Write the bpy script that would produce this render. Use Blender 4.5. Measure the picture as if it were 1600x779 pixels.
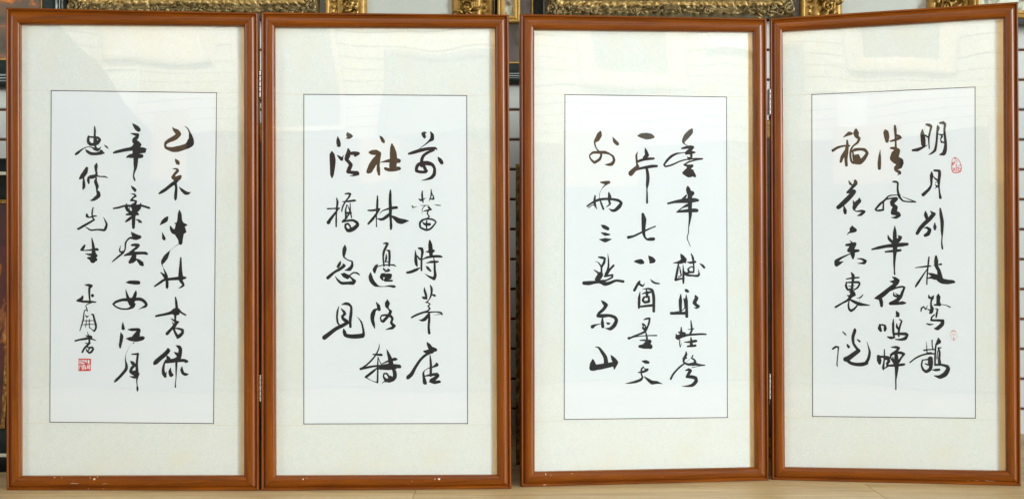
import bpy, bmesh, math, random
import numpy as np
from mathutils import Vector, Matrix, noise
random.seed(7)
S = bpy.context.scene
COL = S.collection
for o in list(bpy.data.objects): bpy.data.objects.remove(o)

# ---------------- camera, light, exposure ----------------
F = 1867.0
cd = bpy.data.cameras.new('camera'); cam = bpy.data.objects.new('camera', cd); COL.objects.link(cam)
cam.location = (0, -3.0, 0.6); cam.rotation_euler = (math.pi/2, 0, 0)
cd.sensor_width = 36.0; cd.lens = 36.0*F/1600.0; cd.clip_start = 0.05; cd.clip_end = 60
S.camera = cam
S.render.resolution_x = 1024; S.render.resolution_y = 498
S.view_settings.view_transform = 'Standard'; S.view_settings.look = 'None'
S.view_settings.exposure = 0.17; S.view_settings.gamma = 1.0
w = bpy.data.worlds.new('World'); S.world = w; w.use_nodes = True
w.node_tree.nodes['Background'].inputs[0].default_value = (0.90, 0.96, 1.0, 1)
w.node_tree.nodes['Background'].inputs[1].default_value = 0.07

def area(name, loc, target, sx, sy, power, col):
    l = bpy.data.lights.new(name, 'AREA'); l.shape = 'RECTANGLE'; l.size = sx; l.size_y = sy
    l.energy = power; l.color = col
    o = bpy.data.objects.new(name, l); COL.objects.link(o); o.location = loc
    o.rotation_euler = (Vector(target)-Vector(loc)).to_track_quat('-Z', 'Y').to_euler()
    return o
area('window_light', (12.3, -9.3, 3.0), (0, 0, .5), 2.6, 3.4, 2380, (.87, .955, 1.0))
area('left_fill_light', (-6.8, -4.2, 2.4), (0, 0, .6), 2.0, 2.2, 150, (.88, .95, 1.0))  # soft fill added on the left to even out the panels
area('overhead_fill_light', (0, -2.6, 3.6), (0, -.2, .5), 3.5, 1.4, 45, (1.0, .98, .95))  # fill added from above, not a real fitting
area('opposite_wall_fill', (0, -4.3, 3.35), (0, -6.0, 1.75), 9.0, .5, 410, (1.0, .91, .77))  # added to brighten the opposite wall for the glass reflections

# ---------------- helpers ----------------
def mesh_obj(name, verts, faces, mat, parent=None, smooth=False, loc=None, rot=None, kind=None):
    me = bpy.data.meshes.new(name)
    me.from_pydata([tuple(v) for v in verts], [], faces); me.update()
    if mat is not None:
        for m in (mat if isinstance(mat, (list, tuple)) else [mat]): me.materials.append(m)
    if smooth: me.polygons.foreach_set('use_smooth', [True]*len(me.polygons))
    o = bpy.data.objects.new(name, me); COL.objects.link(o)
    if parent: o.parent = parent
    if loc: o.location = loc
    if rot: o.rotation_euler = rot
    if kind: o['kind'] = kind
    return o
def fix(o):
    bm = bmesh.new(); bm.from_mesh(o.data); bmesh.ops.recalc_face_normals(bm, faces=bm.faces); bm.to_mesh(o.data); bm.free(); return o
def boxdata(x0, x1, y0, y1, z0, z1):
    v = [(x0,y0,z0),(x1,y0,z0),(x1,y1,z0),(x0,y1,z0),(x0,y0,z1),(x1,y0,z1),(x1,y1,z1),(x0,y1,z1)]
    f = [(0,3,2,1),(4,5,6,7),(0,1,5,4),(1,2,6,5),(2,3,7,6),(3,0,4,7)]
    return v, f
def box(name, x0, x1, y0, y1, z0, z1, mat, parent=None, bev=0, kind=None):
    v, f = boxdata(x0, x1, y0, y1, z0, z1)
    o = mesh_obj(name, v, f, mat, parent, kind=kind)
    if bev:
        bm = bmesh.new(); bm.from_mesh(o.data)
        bmesh.ops.bevel(bm, geom=bm.edges[:], offset=bev, segments=2, affect='EDGES'); bm.to_mesh(o.data); bm.free()
    return o
def empty(name, loc, label=None, cat=None, group=None, rz=0):
    o = bpy.data.objects.new(name, None); COL.objects.link(o); o.location = loc; o.rotation_euler = (0, 0, rz)
    o.empty_display_size = .05
    tag(o, label, cat, group); return o
def tag(o, label=None, cat=None, group=None):
    if label: o['label'] = label
    if cat: o['category'] = cat
    if group: o['group'] = group
    return o
def tube(name, pts, radii, mat, parent=None, seg=10):
    V = []; Fc = []; n = len(pts)
    for i, p in enumerate(pts):
        p = Vector(p); a = Vector(pts[max(0, i-1)]); b = Vector(pts[min(n-1, i+1)])
        t = (b-a).normalized(); u = t.cross(Vector((0, 1, 0)))
        if u.length < .1: u = t.cross(Vector((1, 0, 0)))
        u.normalize(); vv = t.cross(u)
        for k in range(seg):
            an = 2*math.pi*k/seg
            V.append(p + (u*math.cos(an) + vv*math.sin(an))*radii[i])
    for i in range(n-1):
        for k in range(seg):
            Fc.append((i*seg+k, i*seg+(k+1) % seg, (i+1)*seg+(k+1) % seg, (i+1)*seg+k))
    Fc.append(tuple(range(seg))[::-1]); Fc.append(tuple((n-1)*seg+k for k in range(seg)))
    return V, Fc

# ---------------- materials ----------------
class NT:
    def __init__(s, name, rough=.5, spec=.5, metal=0):
        s.m = bpy.data.materials.new(name); s.m.use_nodes = True; s.t = s.m.node_tree; s.b = s.t.nodes['Principled BSDF']
        s.b.inputs['Roughness'].default_value = rough; s.b.inputs['Specular IOR Level'].default_value = spec; s.b.inputs['Metallic'].default_value = metal
    def n(s, typ, **k):
        x = s.t.nodes.new(typ)
        for a, b in k.items():
            if a in x.inputs: x.inputs[a].default_value = b
            else: setattr(x, a, b)
        return x
    def l(s, a, b): s.t.links.new(a, b)
    def coords(s, scale=(1, 1, 1), rot=(0, 0, 0)):
        tc = s.n('ShaderNodeTexCoord'); mp = s.n('ShaderNodeMapping'); mp.inputs['Scale'].default_value = scale; mp.inputs['Rotation'].default_value = rot
        s.l(tc.outputs['Object'], mp.inputs[0]); return mp.outputs[0]
    def noise(s, vec, scale, detail=3, rough=.5, dist=0):
        x = s.n('ShaderNodeTexNoise'); x.inputs['Scale'].default_value = scale; x.inputs['Detail'].default_value = detail
        x.inputs['Roughness'].default_value = rough; x.inputs['Distortion'].default_value = dist; s.l(vec, x.inputs['Vector']); return x.outputs['Fac']
    def ramp(s, fac, stops):
        r = s.n('ShaderNodeValToRGB'); e = r.color_ramp.elements
        while len(e) > 1: e.remove(e[-1])
        e[0].position = stops[0][0]; e[0].color = (*stops[0][1], 1)
        for p, c in stops[1:]:
            q = e.new(p); q.color = (*c, 1)
        s.l(fac, r.inputs[0]); return r.outputs[0]
    def mix(s, fac, a, b, mode='MIX'):
        x = s.n('ShaderNodeMix', data_type='RGBA', blend_type=mode)
        if isinstance(fac, float): x.inputs[0].default_value = fac
        else: s.l(fac, x.inputs[0])
        for i, v in ((6, a), (7, b)):
            if isinstance(v, tuple): x.inputs[i].default_value = (*v, 1)
            else: s.l(v, x.inputs[i])
        return x.outputs[2]
    def bump(s, h, strength, dist):
        x = s.n('ShaderNodeBump'); x.inputs['Strength'].default_value = strength; x.inputs['Distance'].default_value = dist
        s.l(h, x.inputs['Height']); s.l(x.outputs[0], s.b.inputs['Normal']); return x
    def col(s, c):
        if isinstance(c, tuple): s.b.inputs['Base Color'].default_value = (*c, 1)
        else: s.l(c, s.b.inputs['Base Color'])
def plain(name, c, rough=.5, spec=.5, metal=0, var=.12, vs=30):
    M = NT(name, rough, spec, metal); v = M.coords()
    f = M.noise(v, vs, 4)
    M.col(M.ramp(f, [(.25, tuple(x*(1-var) for x in c)), (.75, tuple(min(1, x*(1+var)) for x in c))])); return M.m

def wood_frame(name, vert):
    M = NT(name, .34, .34)
    sc = (60, 60, 3.2) if vert else (3.2, 60, 60)
    v = M.coords(sc)
    g = M.noise(v, 1.0, 6, .62, .6)
    fine = M.noise(M.coords((240, 240, 9) if vert else (9, 240, 240)), 1.0, 4, .7)
    big = M.noise(M.coords((2, 2, 2)), 2.2, 3, .5)
    c = M.ramp(g, [(.25, (.072, .015, .0002)), (.5, (.195, .045, .0003)), (.75, (.325, .088, .0009))])
    c = M.mix(.35, c, M.ramp(fine, [(.35, (.075, .015, .0003)), (.7, (.30, .078, .0012))]))
    c = M.mix(M.ramp(big, [(.42, (0, 0, 0)), (.75, (.45, .45, .45))]), c, (.12, .026, .0006))
    # pale scuffs with a shape of their own
    sc2 = M.noise(M.coords((14, 60, 90) if vert else (14, 60, 90)), 2.3, 3, .5)
    mk = M.ramp(sc2, [(.735, (0, 0, 0)), (.77, (.5, .5, .5))])
    c = M.mix(mk, c, (.42, .20, .09))
    M.col(c)
    r = M.n('ShaderNodeMapRange'); r.inputs[3].default_value = .27; r.inputs[4].default_value = .40
    M.l(fine, r.inputs[0]); M.l(r.outputs[0], M.b.inputs['Roughness'])
    M.bump(g, .12, .0006)
    return M.m
WOODH = wood_frame('cherry_wood_h', False); WOODV = wood_frame('cherry_wood_v', True)
RAW = plain('raw_wood_lip', (.30, .13, .04), .6, .3)
BACK = plain('brown_backing', (.16, .10, .06), .8, .2)

def silk():
    M = NT('silk_mount', .62, .3)
    v = M.coords((1, 0.02, 1))
    # damask weave: small curling figures, barely raised
    f1 = M.noise(v, 150, 2, .5, 2.2)
    f2 = M.noise(v, 26, 3, .55, 1.0)
    th = M.noise(M.coords((900, 1, 90)), 1.0, 2, .6)
    c = M.ramp(f1, [(.40, (.670, .718, .705)), (.58, (.765, .798, .785))])
    c = M.mix(M.ramp(f2, [(.35, (0, 0, 0)), (.75, (.5, .5, .5))]), c, (.755, .770, .730))
    c = M.mix(.18, c, M.ramp(th, [(.3, (.68, .71, .66)), (.7, (.80, .82, .77))]))
    st = M.noise(M.coords((1, .02, 1)), 7.5, 4, .6)
    c = M.mix(M.ramp(st, [(.50, (0, 0, 0)), (.72, (.5, .5, .5))]), c, (.74, .72, .60))
    M.col(c); M.bump(f1, .4, .0005); return M.m
SILK = silk()
SHADOW_TAN = plain('tan_shadow', (.86, .66, .36), .7, .2, var=.06, vs=20)  # warm shadow tone put into the colour
SEAM = plain('silk_seam', (.66, .60, .44), .8, .2)
def paper():
    M = NT('rice_paper', .75, .2)
    v = M.coords((1, .02, 1)); f = M.noise(v, 5, 4, .6); g = M.noise(v, 420, 3, .6)
    c = M.ramp(f, [(.3, (.755, .798, .835)), (.7, (.780, .818, .850))])
    sp = M.ramp(g, [(.2, (.93, .93, .93)), (.6, (1, 1, 1))])
    M.col(M.mix(.25, c, sp, 'MULTIPLY')); M.bump(g, .15, .0002); return M.m
PAPER = paper()
def ink():
    M = NT('black_ink', .55, .25)
    v = M.coords((1, .05, 1)); f = M.noise(v, 260, 4, .6); g = M.noise(v, 12, 2)
    c = M.ramp(f, [(.3, (.010, .010, .011)), (.8, (.026, .026, .028))])
    M.col(M.mix(M.ramp(g, [(.45, (0, 0, 0)), (.75, (.6, .6, .6))]), c, (.030, .032, .032))); return M.m
INKM = ink()
def redink(name, a, b):
    M = NT(name, .7, .2); f = M.noise(M.coords((1, .05, 1)), 900, 4, .7)
    M.col(M.ramp(f, [(.35, a), (.62, b)])); return M.m
RED = [redink('seal_red', (.56, .022, .018), (.66, .10, .08)), redink('seal_red_fine', (.52, .05, .05), (.68, .20, .18)), redink('seal_red_pale', (.58, .14, .13), (.74, .38, .35))]
LINE = plain('ruled_line_ink', (.045, .035, .055), .7, .2)
CHIP = plain('bare_chip', (.75, .66, .50), .8, .2)

def glass():
    m = bpy.data.materials.new('picture_glass'); m.use_nodes = True; t = m.node_tree; t.nodes.clear()
    o = t.nodes.new('ShaderNodeOutputMaterial'); mx = t.nodes.new('ShaderNodeMixShader'); tr = t.nodes.new('ShaderNodeBsdfTransparent')
    gl = t.nodes.new('ShaderNodeBsdfGlossy'); gl.inputs['Roughness'].default_value = .004
    fr = t.nodes.new('ShaderNodeFresnel'); ge = t.nodes.new('ShaderNodeNewGeometry'); ir = t.nodes.new('ShaderNodeMapRange')
    ir.inputs[3].default_value = 1.52; ir.inputs[4].default_value = 1/1.52
    t.links.new(ge.outputs['Backfacing'], ir.inputs[0]); t.links.new(ir.outputs[0], fr.inputs['IOR'])
    tr.inputs[0].default_value = (.992, .998, .994, 1)
    tc = t.nodes.new('ShaderNodeTexCoord'); nz = t.nodes.new('ShaderNodeTexNoise'); nz.inputs['Scale'].default_value = 2.6; nz.inputs['Detail'].default_value = 1.0
    t.links.new(tc.outputs['Object'], nz.inputs['Vector'])
    bp = t.nodes.new('ShaderNodeBump'); bp.inputs['Strength'].default_value = 1.0; bp.inputs['Distance'].default_value = .0035
    t.links.new(nz.outputs['Fac'], bp.inputs['Height']); t.links.new(bp.outputs[0], gl.inputs['Normal'])
    t.links.new(fr.outputs[0], mx.inputs[0]); t.links.new(tr.outputs[0], mx.inputs[1]); t.links.new(gl.outputs[0], mx.inputs[2]); t.links.new(mx.outputs[0], o.inputs[0])
    return m
GLASS = glass()
STEEL = plain('hinge_steel', (.34, .33, .31), .42, .5, 1.0)
SCREW = plain('dark_screw', (.10, .09, .08), .4, .5, 1.0)

def floorwood():
    M = NT('oak_laminate', .42, .4)
    oi = M.n('ShaderNodeObjectInfo')
    tc = M.n('ShaderNodeTexCoord'); ad = M.n('ShaderNodeVectorMath', operation='ADD'); cb = M.n('ShaderNodeCombineXYZ')
    ml = M.n('ShaderNodeMath', operation='MULTIPLY'); ml.inputs[1].default_value = 37.0
    M.l(oi.outputs['Random'], ml.inputs[0]); M.l(ml.outputs[0], cb.inputs[0]); M.l(ml.outputs[0], cb.inputs[1])
    M.l(tc.outputs['Object'], ad.inputs[0]); M.l(cb.outputs[0], ad.inputs[1])
    mp = M.n('ShaderNodeMapping'); mp.inputs['Scale'].default_value = (1.6, 34, 1); M.l(ad.outputs[0], mp.inputs[0])
    mp2 = M.n('ShaderNodeMapping'); mp2.inputs['Scale'].default_value = (9, 260, 1); M.l(ad.outputs[0], mp2.inputs[0])
    g = M.noise(mp.outputs[0], 1.0, 6, .6, .8); f = M.noise(mp2.outputs[0], 1.0, 3, .6)
    c = M.ramp(g, [(.28, (.32, .19, .075)), (.5, (.60, .43, .20)), (.70, (.80, .62, .34))])
    c = M.mix(.4, c, M.ramp(f, [(.35, (.46, .31, .15)), (.65, (.80, .62, .36))]))
    M.col(c); M.bump(f, .1, .0004); return M.m
OAK = floorwood()

def gold(name, a, b, c3, scale=120, rough=.38, metal=.75, bs=.5):
    M = NT(name, rough, .5, metal); v = M.coords(); f = M.noise(v, scale, 5, .65); g = M.noise(v, scale*.25, 3)
    c = M.ramp(f, [(.30, a), (.5, b), (.72, c3)]); M.col(M.mix(M.ramp(g, [(.4, (0, 0, 0)), (.7, (.5, .5, .5))]), c, b))
    M.bump(f, bs, .002); return M.m
GOLD = gold('bright_gilt', (.028, .013, .003), (.24, .13, .025), (.72, .50, .17), 75)
GOLDS = gold('smooth_gilt', (.28, .155, .028), (.40, .235, .05), (.50, .32, .085), 60, .45, .4)
GOLDA = gold('antique_gilt', (.05, .034, .013), (.20, .14, .05), (.44, .34, .16), 60, .42, .45)
GOLDB = gold('worn_gilt_band', (.30, .18, .05), (.44, .29, .09), (.50, .35, .13), 40, .45, .35, .05)
GOLDD = gold('dark_gilt_recess', (.05, .03, .01), (.10, .065, .018), (.2, .13, .04), 150, .6, .3)
DKGREEN = plain('dark_green_lacquer', (.012, .020, .016), .5, .2)
BLACK = plain('black_lacquer', (.008, .008, .008), .4, .4)
SILVERL = plain('silver_line', (.30, .34, .33), .4, .5, .3)
SLATM = plain('slat_board_grey', (.54, .565, .53), .6, .3, var=.05, vs=8)
GROOVE = plain('groove_brown', (.12, .035, .010), .7, .3)
MIRR = plain('pale_grey_canvas', (.46, .48, .43), .7, .3, var=.04, vs=4)
OLIVE = gold('olive_gilt_lining', (.10, .085, .012), (.26, .23, .035), (.50, .45, .10), 170, .5, .3)
def blotch(name, stops, scale, dist=.8):
    M = NT(name, .5, .4); f = M.noise(M.coords(), scale, 4, .6, dist); M.col(M.ramp(f, stops)); return M.m
FLORAL = blotch('dark_floral_oil_paint', [(.30, (.05, .04, .03)), (.45, (.11, .08, .055)), (.54, (.16, .09, .05)), (.60, (.50, .14, .02)), (.66, (.55, .28, .06)), (.74, (.35, .38, .12))], 9)
DULL = blotch('dark_brown_oil_paint', [(.3, (.05, .04, .035)), (.7, (.13, .10, .08))], 12)
BLOSS = blotch('pale_blossom_oil_paint', [(.34, (.12, .06, .07)), (.45, (.30, .29, .20)), (.55, (.55, .60, .48)), (.75, (.75, .74, .62))], 26)
RICH = blotch('crimson_oil_paint', [(.35, (.05, .012, .008)), (.55, (.12, .02, .012)), (.63, (.60, .22, .02)), (.72, (.78, .74, .6))], 7)

INK = [
 [
  "2168,9073,28 2176,8977,52 2172,8817,52 2180,8677,52 2188,8576,48 2224,8506,60;2019,8833,40 2007,8757,68 2015,8677,76 2073,8627,80;2007,8817,40 2144,8805,44 2249,8793,60 2297,8741,72 2255,8666,68 2184,8632,80 2063,8621,68;2168,8777,52 2168,8636,68;2224,8777,20 2204,8727,48 2224,8687,88;1693,8377,48 1745,8417,68 1802,8461,48 1882,8521,28 2003,8565,18 2104,8548,24 2174,8512,68 2244,8492,76 2295,8524,36 2331,8566,10;1939,8501,16 1993,8446,68 2084,8396,76 2204,8392,72 2315,8412,88 2385,8416,48 2422,8400,12;2305,8486,16 2335,8456,72 2369,8416,68;2412,8610,12 2466,8566,44 2514,8520,16",
  "3120,9152,12 3170,9096,68 3230,9036,116 3274,8992,104 3294,8966,36;3085,8900,20 3170,8880,60 3246,8860,88 3230,8800,88 3170,8746,100 3170,8695,104 3250,8675,80 3306,8615,80 3230,8571,120 3170,8531,100;2647,8416,40 2707,8436,68 2928,8487,84 3109,8515,92 3230,8525,80 3371,8511,80 3459,8505,36;3029,8511,60 3130,8551,68 3200,8595,80;3411,8515,60 3421,8455,80 3331,8451,100 3210,8435,120;2979,8305,36 3049,8335,80 3170,8365,80 3290,8359,60 3351,8335,88 3311,8299,40 3170,8311,52 3049,8307,44;3190,8575,140 3194,8415,140 3206,8275,120 3200,8155,108 3194,8035,72 3170,7955,48 3150,7854,32 3162,7774,44 3178,7734,40 3186,7710,16",
  "4131,9051,16 4165,8995,60 4235,8944,116 4285,8884,116 4215,8810,120 4124,8758,112 4034,8715,92 3964,8665,76 3940,8605,52 3964,8544,64 4034,8518,80 4135,8498,120 4255,8510,144 4396,8550,132 4516,8594,140 4597,8644,128 4601,8734,116 4584,8814,92 4560,8914,48 4512,9014,28 4440,9078,16;4456,8604,60 4516,8654,88 4540,8734,60;4580,8584,60 4637,8604,24",
  "4199,8258,20 4225,8214,68 4255,8174,100 4285,8130,40;4145,8018,24 4235,8010,48 4255,7964,72 4185,7884,64 4135,7804,80 4195,7770,100 4275,7797,96 4327,7829,60;4335,7823,40 4311,7783,68 4251,7743,80 4195,7683,92 4084,7603,84 3944,7493,80 3863,7443,76 3793,7399,40;4195,7673,68 4219,7553,60 4211,7413,72 4203,7293,76 4199,7243,40;4291,7563,12 4366,7483,68 4456,7413,92 4526,7403,60 4580,7433,12",
  "3809,6609,12 3893,6693,92 3954,6743,112 3998,6803,48;4299,6977,24 4307,6873,96 4307,6713,120 4315,6592,220 4295,6432,240 4325,6272,120 4327,6162,88 4345,6212,52;4185,6657,20 4255,6633,68 4376,6612,120 4446,6612,68 4480,6612,36;4074,6577,32 4104,6502,80 4155,6442,108 4295,6462,180 4396,6452,120 4452,6442,48;4376,6552,120 4436,6472,60;3863,6442,6 3889,6352,48 3909,6282,84 3924,6252,52;4351,6182,32 4295,6142,16 4175,6062,8 4064,5972,8 4018,5902,60 3954,5802,116 3889,5702,96 3863,5632,28 3893,5542,8",
  "3893,5542,10 3934,5451,40 3974,5331,68 3990,5191,72 3990,5071,72 3994,5035,40;3829,5427,20 3893,5371,56 3934,5301,52;3682,5081,40 3813,5171,60 3924,5241,60 4074,5261,68 4235,5275,80 4376,5287,88 4452,5295,48;4335,5792,36 4331,5632,60 4327,5472,84 4331,5331,120 4335,5231,88 4386,5151,64 4396,5107,64 4345,5061,40 4279,5031,10",
  "4203,4803,32 4219,4691,60 4231,4551,68 4219,4471,100 4199,4371,60 4195,4230,44 4195,4130,48;3713,4334,48 3773,4350,56 3934,4380,60 4094,4421,80 4175,4461,120 4255,4501,80 4356,4421,44 4452,4367,44;4145,4511,24 4215,4501,60;4255,4411,100 4175,4411,100;4090,4274,20 4155,4234,44 4215,4200,60 4291,4195,16 4225,4160,72 4175,4090,80 4084,4000,64 3994,3900,80 3974,3882,40;4110,4200,12 4155,4130,36;4155,4090,60 4175,3970,52 4235,3850,68 4265,3790,36;4175,4034,24 4295,4020,52 4380,3986,68 4372,3910,72 4315,3850,88 4255,3800,60",
  "4010,3538,20 4018,3470,100 3934,3379,108 3813,3279,108 3713,3189,116 3676,3149,72;4219,3600,20 4295,3560,88 4325,3500,88 4311,3390,100 4275,3290,112 4175,3230,100 4014,3209,100 3954,3173,32;4171,3434,20 4235,3390,72 4285,3350,80;3994,3329,40 4024,3269,100;4135,3220,80 4275,3226,80 4416,3230,76 4496,3206,56;4456,3186,48 4512,3200,20;3954,3239,28 3914,3129,48 3893,3009,68 3903,2909,88 3944,2829,68 3958,2889,36 3978,2949,12;4078,3045,16 4064,2949,80 4090,2869,100 4135,2869,40;4225,3190,60 4219,2989,40 4215,2789,20 4199,2629,24 4199,2565,36;4366,3074,20 4360,2990,76 4392,2910,72 4456,2880,72 4516,2886,28",
  "3085,7590,12 3140,7530,68 3186,7484,72 3180,7442,24;3093,7394,16 3170,7374,44 3200,7334,52 3130,7284,40 3079,7224,40 3150,7224,48 3220,7204,36 3190,7153,60 3109,7113,48;2647,7026,40 2768,7046,48 2928,7090,48 3089,7093,52 3230,7097,56 3371,7089,52 3542,7037,52;2969,7130,40 2969,7053,80 3009,6973,68 3089,6933,60 3190,6953,80 3290,7033,80 3327,7143,36;3089,7083,44 3150,7033,100 3170,6933,120;3049,7063,20 3039,6993,24 3069,6953,28;3250,7063,120 3230,6993,120;2969,6873,40 3089,6889,80 3230,6893,76 3260,6877,48;3150,6913,120 3150,6793,88 3146,6633,80 3146,6549,68;2949,6693,36 3029,6753,72 3109,6813,60;3210,6749,20 3290,6723,52 3347,6677,32 3270,6683,24",
  "3089,6437,16 3150,6362,100 3230,6312,124 3311,6312,68 3210,6272,72 3069,6292,48 2993,6236,36 2953,6172,44 2941,6092,40 2937,6012,32 2888,5922,48 2768,5822,48 2647,5722,32 2611,5684,16;2820,6092,12 2800,5992,36 2812,5932,36 2868,5942,48;3109,6108,52 3190,6116,72 3260,6102,88 3220,6042,68 3120,5972,48 3049,5932,28;2918,5848,32 3009,5880,72 3150,5900,88 3311,5912,68 3451,5908,72 3481,5892,60;3130,5932,100 3160,5832,120 3109,5752,100 3059,5682,76;3170,5752,100 3120,5676,40;3214,5772,12 3270,5722,72 3341,5652,112 3381,5608,52",
  "2959,5175,16 3049,5181,80 3170,5175,100 3270,5171,92 3290,5161,40;2949,5001,12 2973,4911,40 3001,4810,68 3039,4730,100 3099,4650,140 3130,4590,100;3210,4971,20 3194,4891,76 3160,4790,92 3130,4730,120;3270,4498,8 3351,4540,28 3441,4580,68 3471,4620,68 3431,4690,72 3331,4754,80 3210,4760,80 3049,4746,88 2868,4740,68 2707,4690,60 2637,4634,44 2707,4570,40 2828,4520,40 2989,4514,40 3109,4560,72 3160,4630,80",
  "2880,4185,12 2880,4109,52 2888,4029,84 2912,4005,24;2824,3925,12 2848,3829,88 2832,3709,80 2812,3609,68 2812,3548,40;3009,3997,20 3109,3997,72 3270,4000,72 3290,3969,72 3240,3899,108 3170,3809,120 3230,3759,100;2969,3773,20 3069,3765,100 3230,3759,124 3371,3785,100 3411,3799,40;3170,3789,40 3250,3869,120;3130,3645,12 3150,3665,28 3170,3685,10",
  "3079,3629,6 3009,3509,8 2953,3368,10 2945,3248,24 2969,3108,64 2959,3008,76 2848,2868,68 2727,2747,68 2677,2699,44;3105,3385,28 3190,3385,44 3260,3393,52 3246,3309,52 3230,3148,60 3234,2988,72 3246,2868,68 3230,2728,32 3238,2608,24 3246,2528,56 3246,2464,32;3065,3212,16 3130,3158,88 3170,3108,80 3099,3028,68 3079,2948,80 3150,2908,100 3250,2888,92;3170,2918,120 3230,2848,100 3170,2808,68 3059,2828,20",
  "1973,8032,68 1933,7935,116 1862,7835,112 1798,7771,48;1892,7775,40 1898,7655,72 1898,7565,72 1878,7515,40;2013,7815,32 2011,7735,72 2023,7659,44;2220,8146,36 2204,8076,88 2204,7975,56 2220,7895,52 2184,7835,92 2084,7799,68 2027,7785,24;2053,7831,48 2164,7845,48 2305,7825,28 2426,7819,36 2490,7795,24;2214,7785,28 2194,7695,80 2234,7575,80 2224,7484,32 2261,7414,88 2265,7344,104 2184,7274,88 2104,7230,44 2053,7226,10",
  "2132,7046,28 2108,6934,40 2112,6813,36 2160,6743,40 2043,6673,52 1882,6583,60 1761,6513,52 1741,6523,32;1973,6882,40 1979,6833,68 2043,6803,32 2144,6833,40 2214,6837,28;2389,6813,8 2430,6733,32 2470,6633,52 2446,6533,68 2405,6483,60 2244,6497,40 2084,6483,40 2003,6523,32 1943,6565,16",
  "2096,6289,20 2116,6192,48 2136,6072,72 2144,5952,88 2144,5832,140 2124,5732,140;1918,6102,44 1882,6042,72 1832,5988,52 1922,5976,24 2084,5988,40 2224,6004,68 2255,5988,40;1947,5892,20 2043,5872,56 2184,5862,80 2214,5842,60;1993,5792,32 2084,5772,100 2184,5762,80 2208,5742,60 2164,5708,40",
  "1933,5114,24 2023,5106,68 2088,5090,68 2039,5030,60 2035,4910,48 2043,4790,44 2059,4690,32;2112,4854,68 2116,4846,76 2144,4834,24;1872,4838,32 1842,4770,80 1761,4726,68 1731,4720,40 1862,4700,56 2043,4694,60 2200,4686,28;2084,4670,28 1983,4630,24 1947,4589,20 1973,4519,28 1993,4449,16",
  "1987,4445,12 1973,4485,24 1922,4479,24 1898,4389,28 1886,4269,36 1842,4109,32 1798,3968,20;1933,4359,16 1973,4313,40 2023,4349,12;2088,4379,28 2134,4369,44 2164,4249,52 2200,4109,56 2200,4029,48 2160,3959,44 2104,3999,20 2027,4069,16;1882,4219,16 2023,4219,24 2144,4225,16;1852,4119,16 2003,4125,24 2154,4133,16;1959,4249,16 1955,4149,24 1939,4059,16;2039,4259,16 2035,4149,24 2043,4029,16",
  "1987,3944,10 2007,3868,28 2027,3768,40 2043,3668,40;1953,3844,24 2043,3828,60 2088,3812,52 1963,3778,52 1802,3748,44 1691,3718,44;1677,3718,36 1802,3744,40 1963,3768,52 2088,3808,40;1963,3784,48 2084,3768,40 2194,3728,20;2027,3788,44 2039,3688,48 1993,3608,60 1912,3528,48 1862,3437,48;1933,3668,16 1993,3648,32 2063,3648,20;2003,3548,36 2104,3552,52 2134,3508,48 2084,3438,56 2033,3417,48 1973,3471,40 1963,3508,28;2043,3528,40 2013,3478,32",
 ],
 [
  "4113,8935,10 4053,8927,60 4027,8897,96 4051,8837,80 4063,8796,28;4208,8944,32 4248,8877,80 4244,8777,100 4184,8726,52 4063,8626,24 3923,8525,10;3666,8399,52 3782,8434,80 3963,8488,88 4164,8529,76 4324,8542,60 4368,8510,28;4284,8496,60 4143,8435,68 4043,8364,72 3993,8274,76 3983,8183,80 3979,8103,80;4043,8173,72 3923,8143,80 3863,8072,80 3853,7972,72 3943,7946,72 4083,7946,72 4133,7982,28;4023,8123,80 4067,8032,80 4103,7962,60;4023,8167,100 4143,8163,108 4254,8123,80 4308,8023,68 4294,7882,88 4224,7802,80 4103,7757,40 3979,7729,10;4394,8315,24 4445,8245,92 4485,8184,92 4509,8148,28",
  "4003,7467,24 3995,7379,48 4003,7278,48 4019,7188,32;3915,7268,24 3963,7238,56 4023,7254,32 4087,7299,8;4220,7508,20 4228,7420,40 4212,7319,32 4168,7208,10;4234,7420,16 4274,7339,32 4284,7269,44 4234,7263,36 4184,7279,20;3746,7093,28 3772,7053,32 3873,7081,8;3943,7110,6 4063,7102,24 4184,7118,6;4304,7126,8 4384,7110,28 4465,7106,16;4063,7094,16 4003,7017,20 3993,6876,6;4156,7068,48 4194,7017,56 4234,7001,20 4123,6981,44 4023,6953,16;4164,6997,32 4127,6907,32 4174,6826,32 4123,6776,40 4003,6736,48 3943,6665,52 3953,6555,48 4093,6491,52 4214,6525,48 4340,6676,32 4314,6720,40 4234,6760,44 4103,6766,36;4113,6732,24 4103,6645,48 4111,6515,32;3993,6700,16 4063,6635,56 4184,6631,68",
  "3823,5982,12 3833,5871,52 3839,5731,80 3853,5630,68 3871,5580,32;3913,6032,44 3983,6012,80 4003,5932,68 3983,5791,48 3979,5630,48 3979,5479,44;3873,5841,28 3923,5771,48 3963,5751,48;3622,5419,56 3722,5439,72 3843,5490,72 3939,5540,24;4188,6225,36 4200,6113,100 4212,5972,108 4220,5851,80;4087,5942,16 4184,5948,68 4264,5962,80 4304,5968,32;4013,5755,24 4123,5801,52 4284,5827,64 4445,5827,60 4495,5811,32;4103,5660,16 4224,5686,60 4324,5690,56 4394,5694,40;4288,5791,16 4308,5650,52 4312,5489,56 4324,5348,72 4294,5268,80 4194,5308,52 4067,5389,10;4099,5580,20 4143,5530,68 4208,5459,40",
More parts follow.
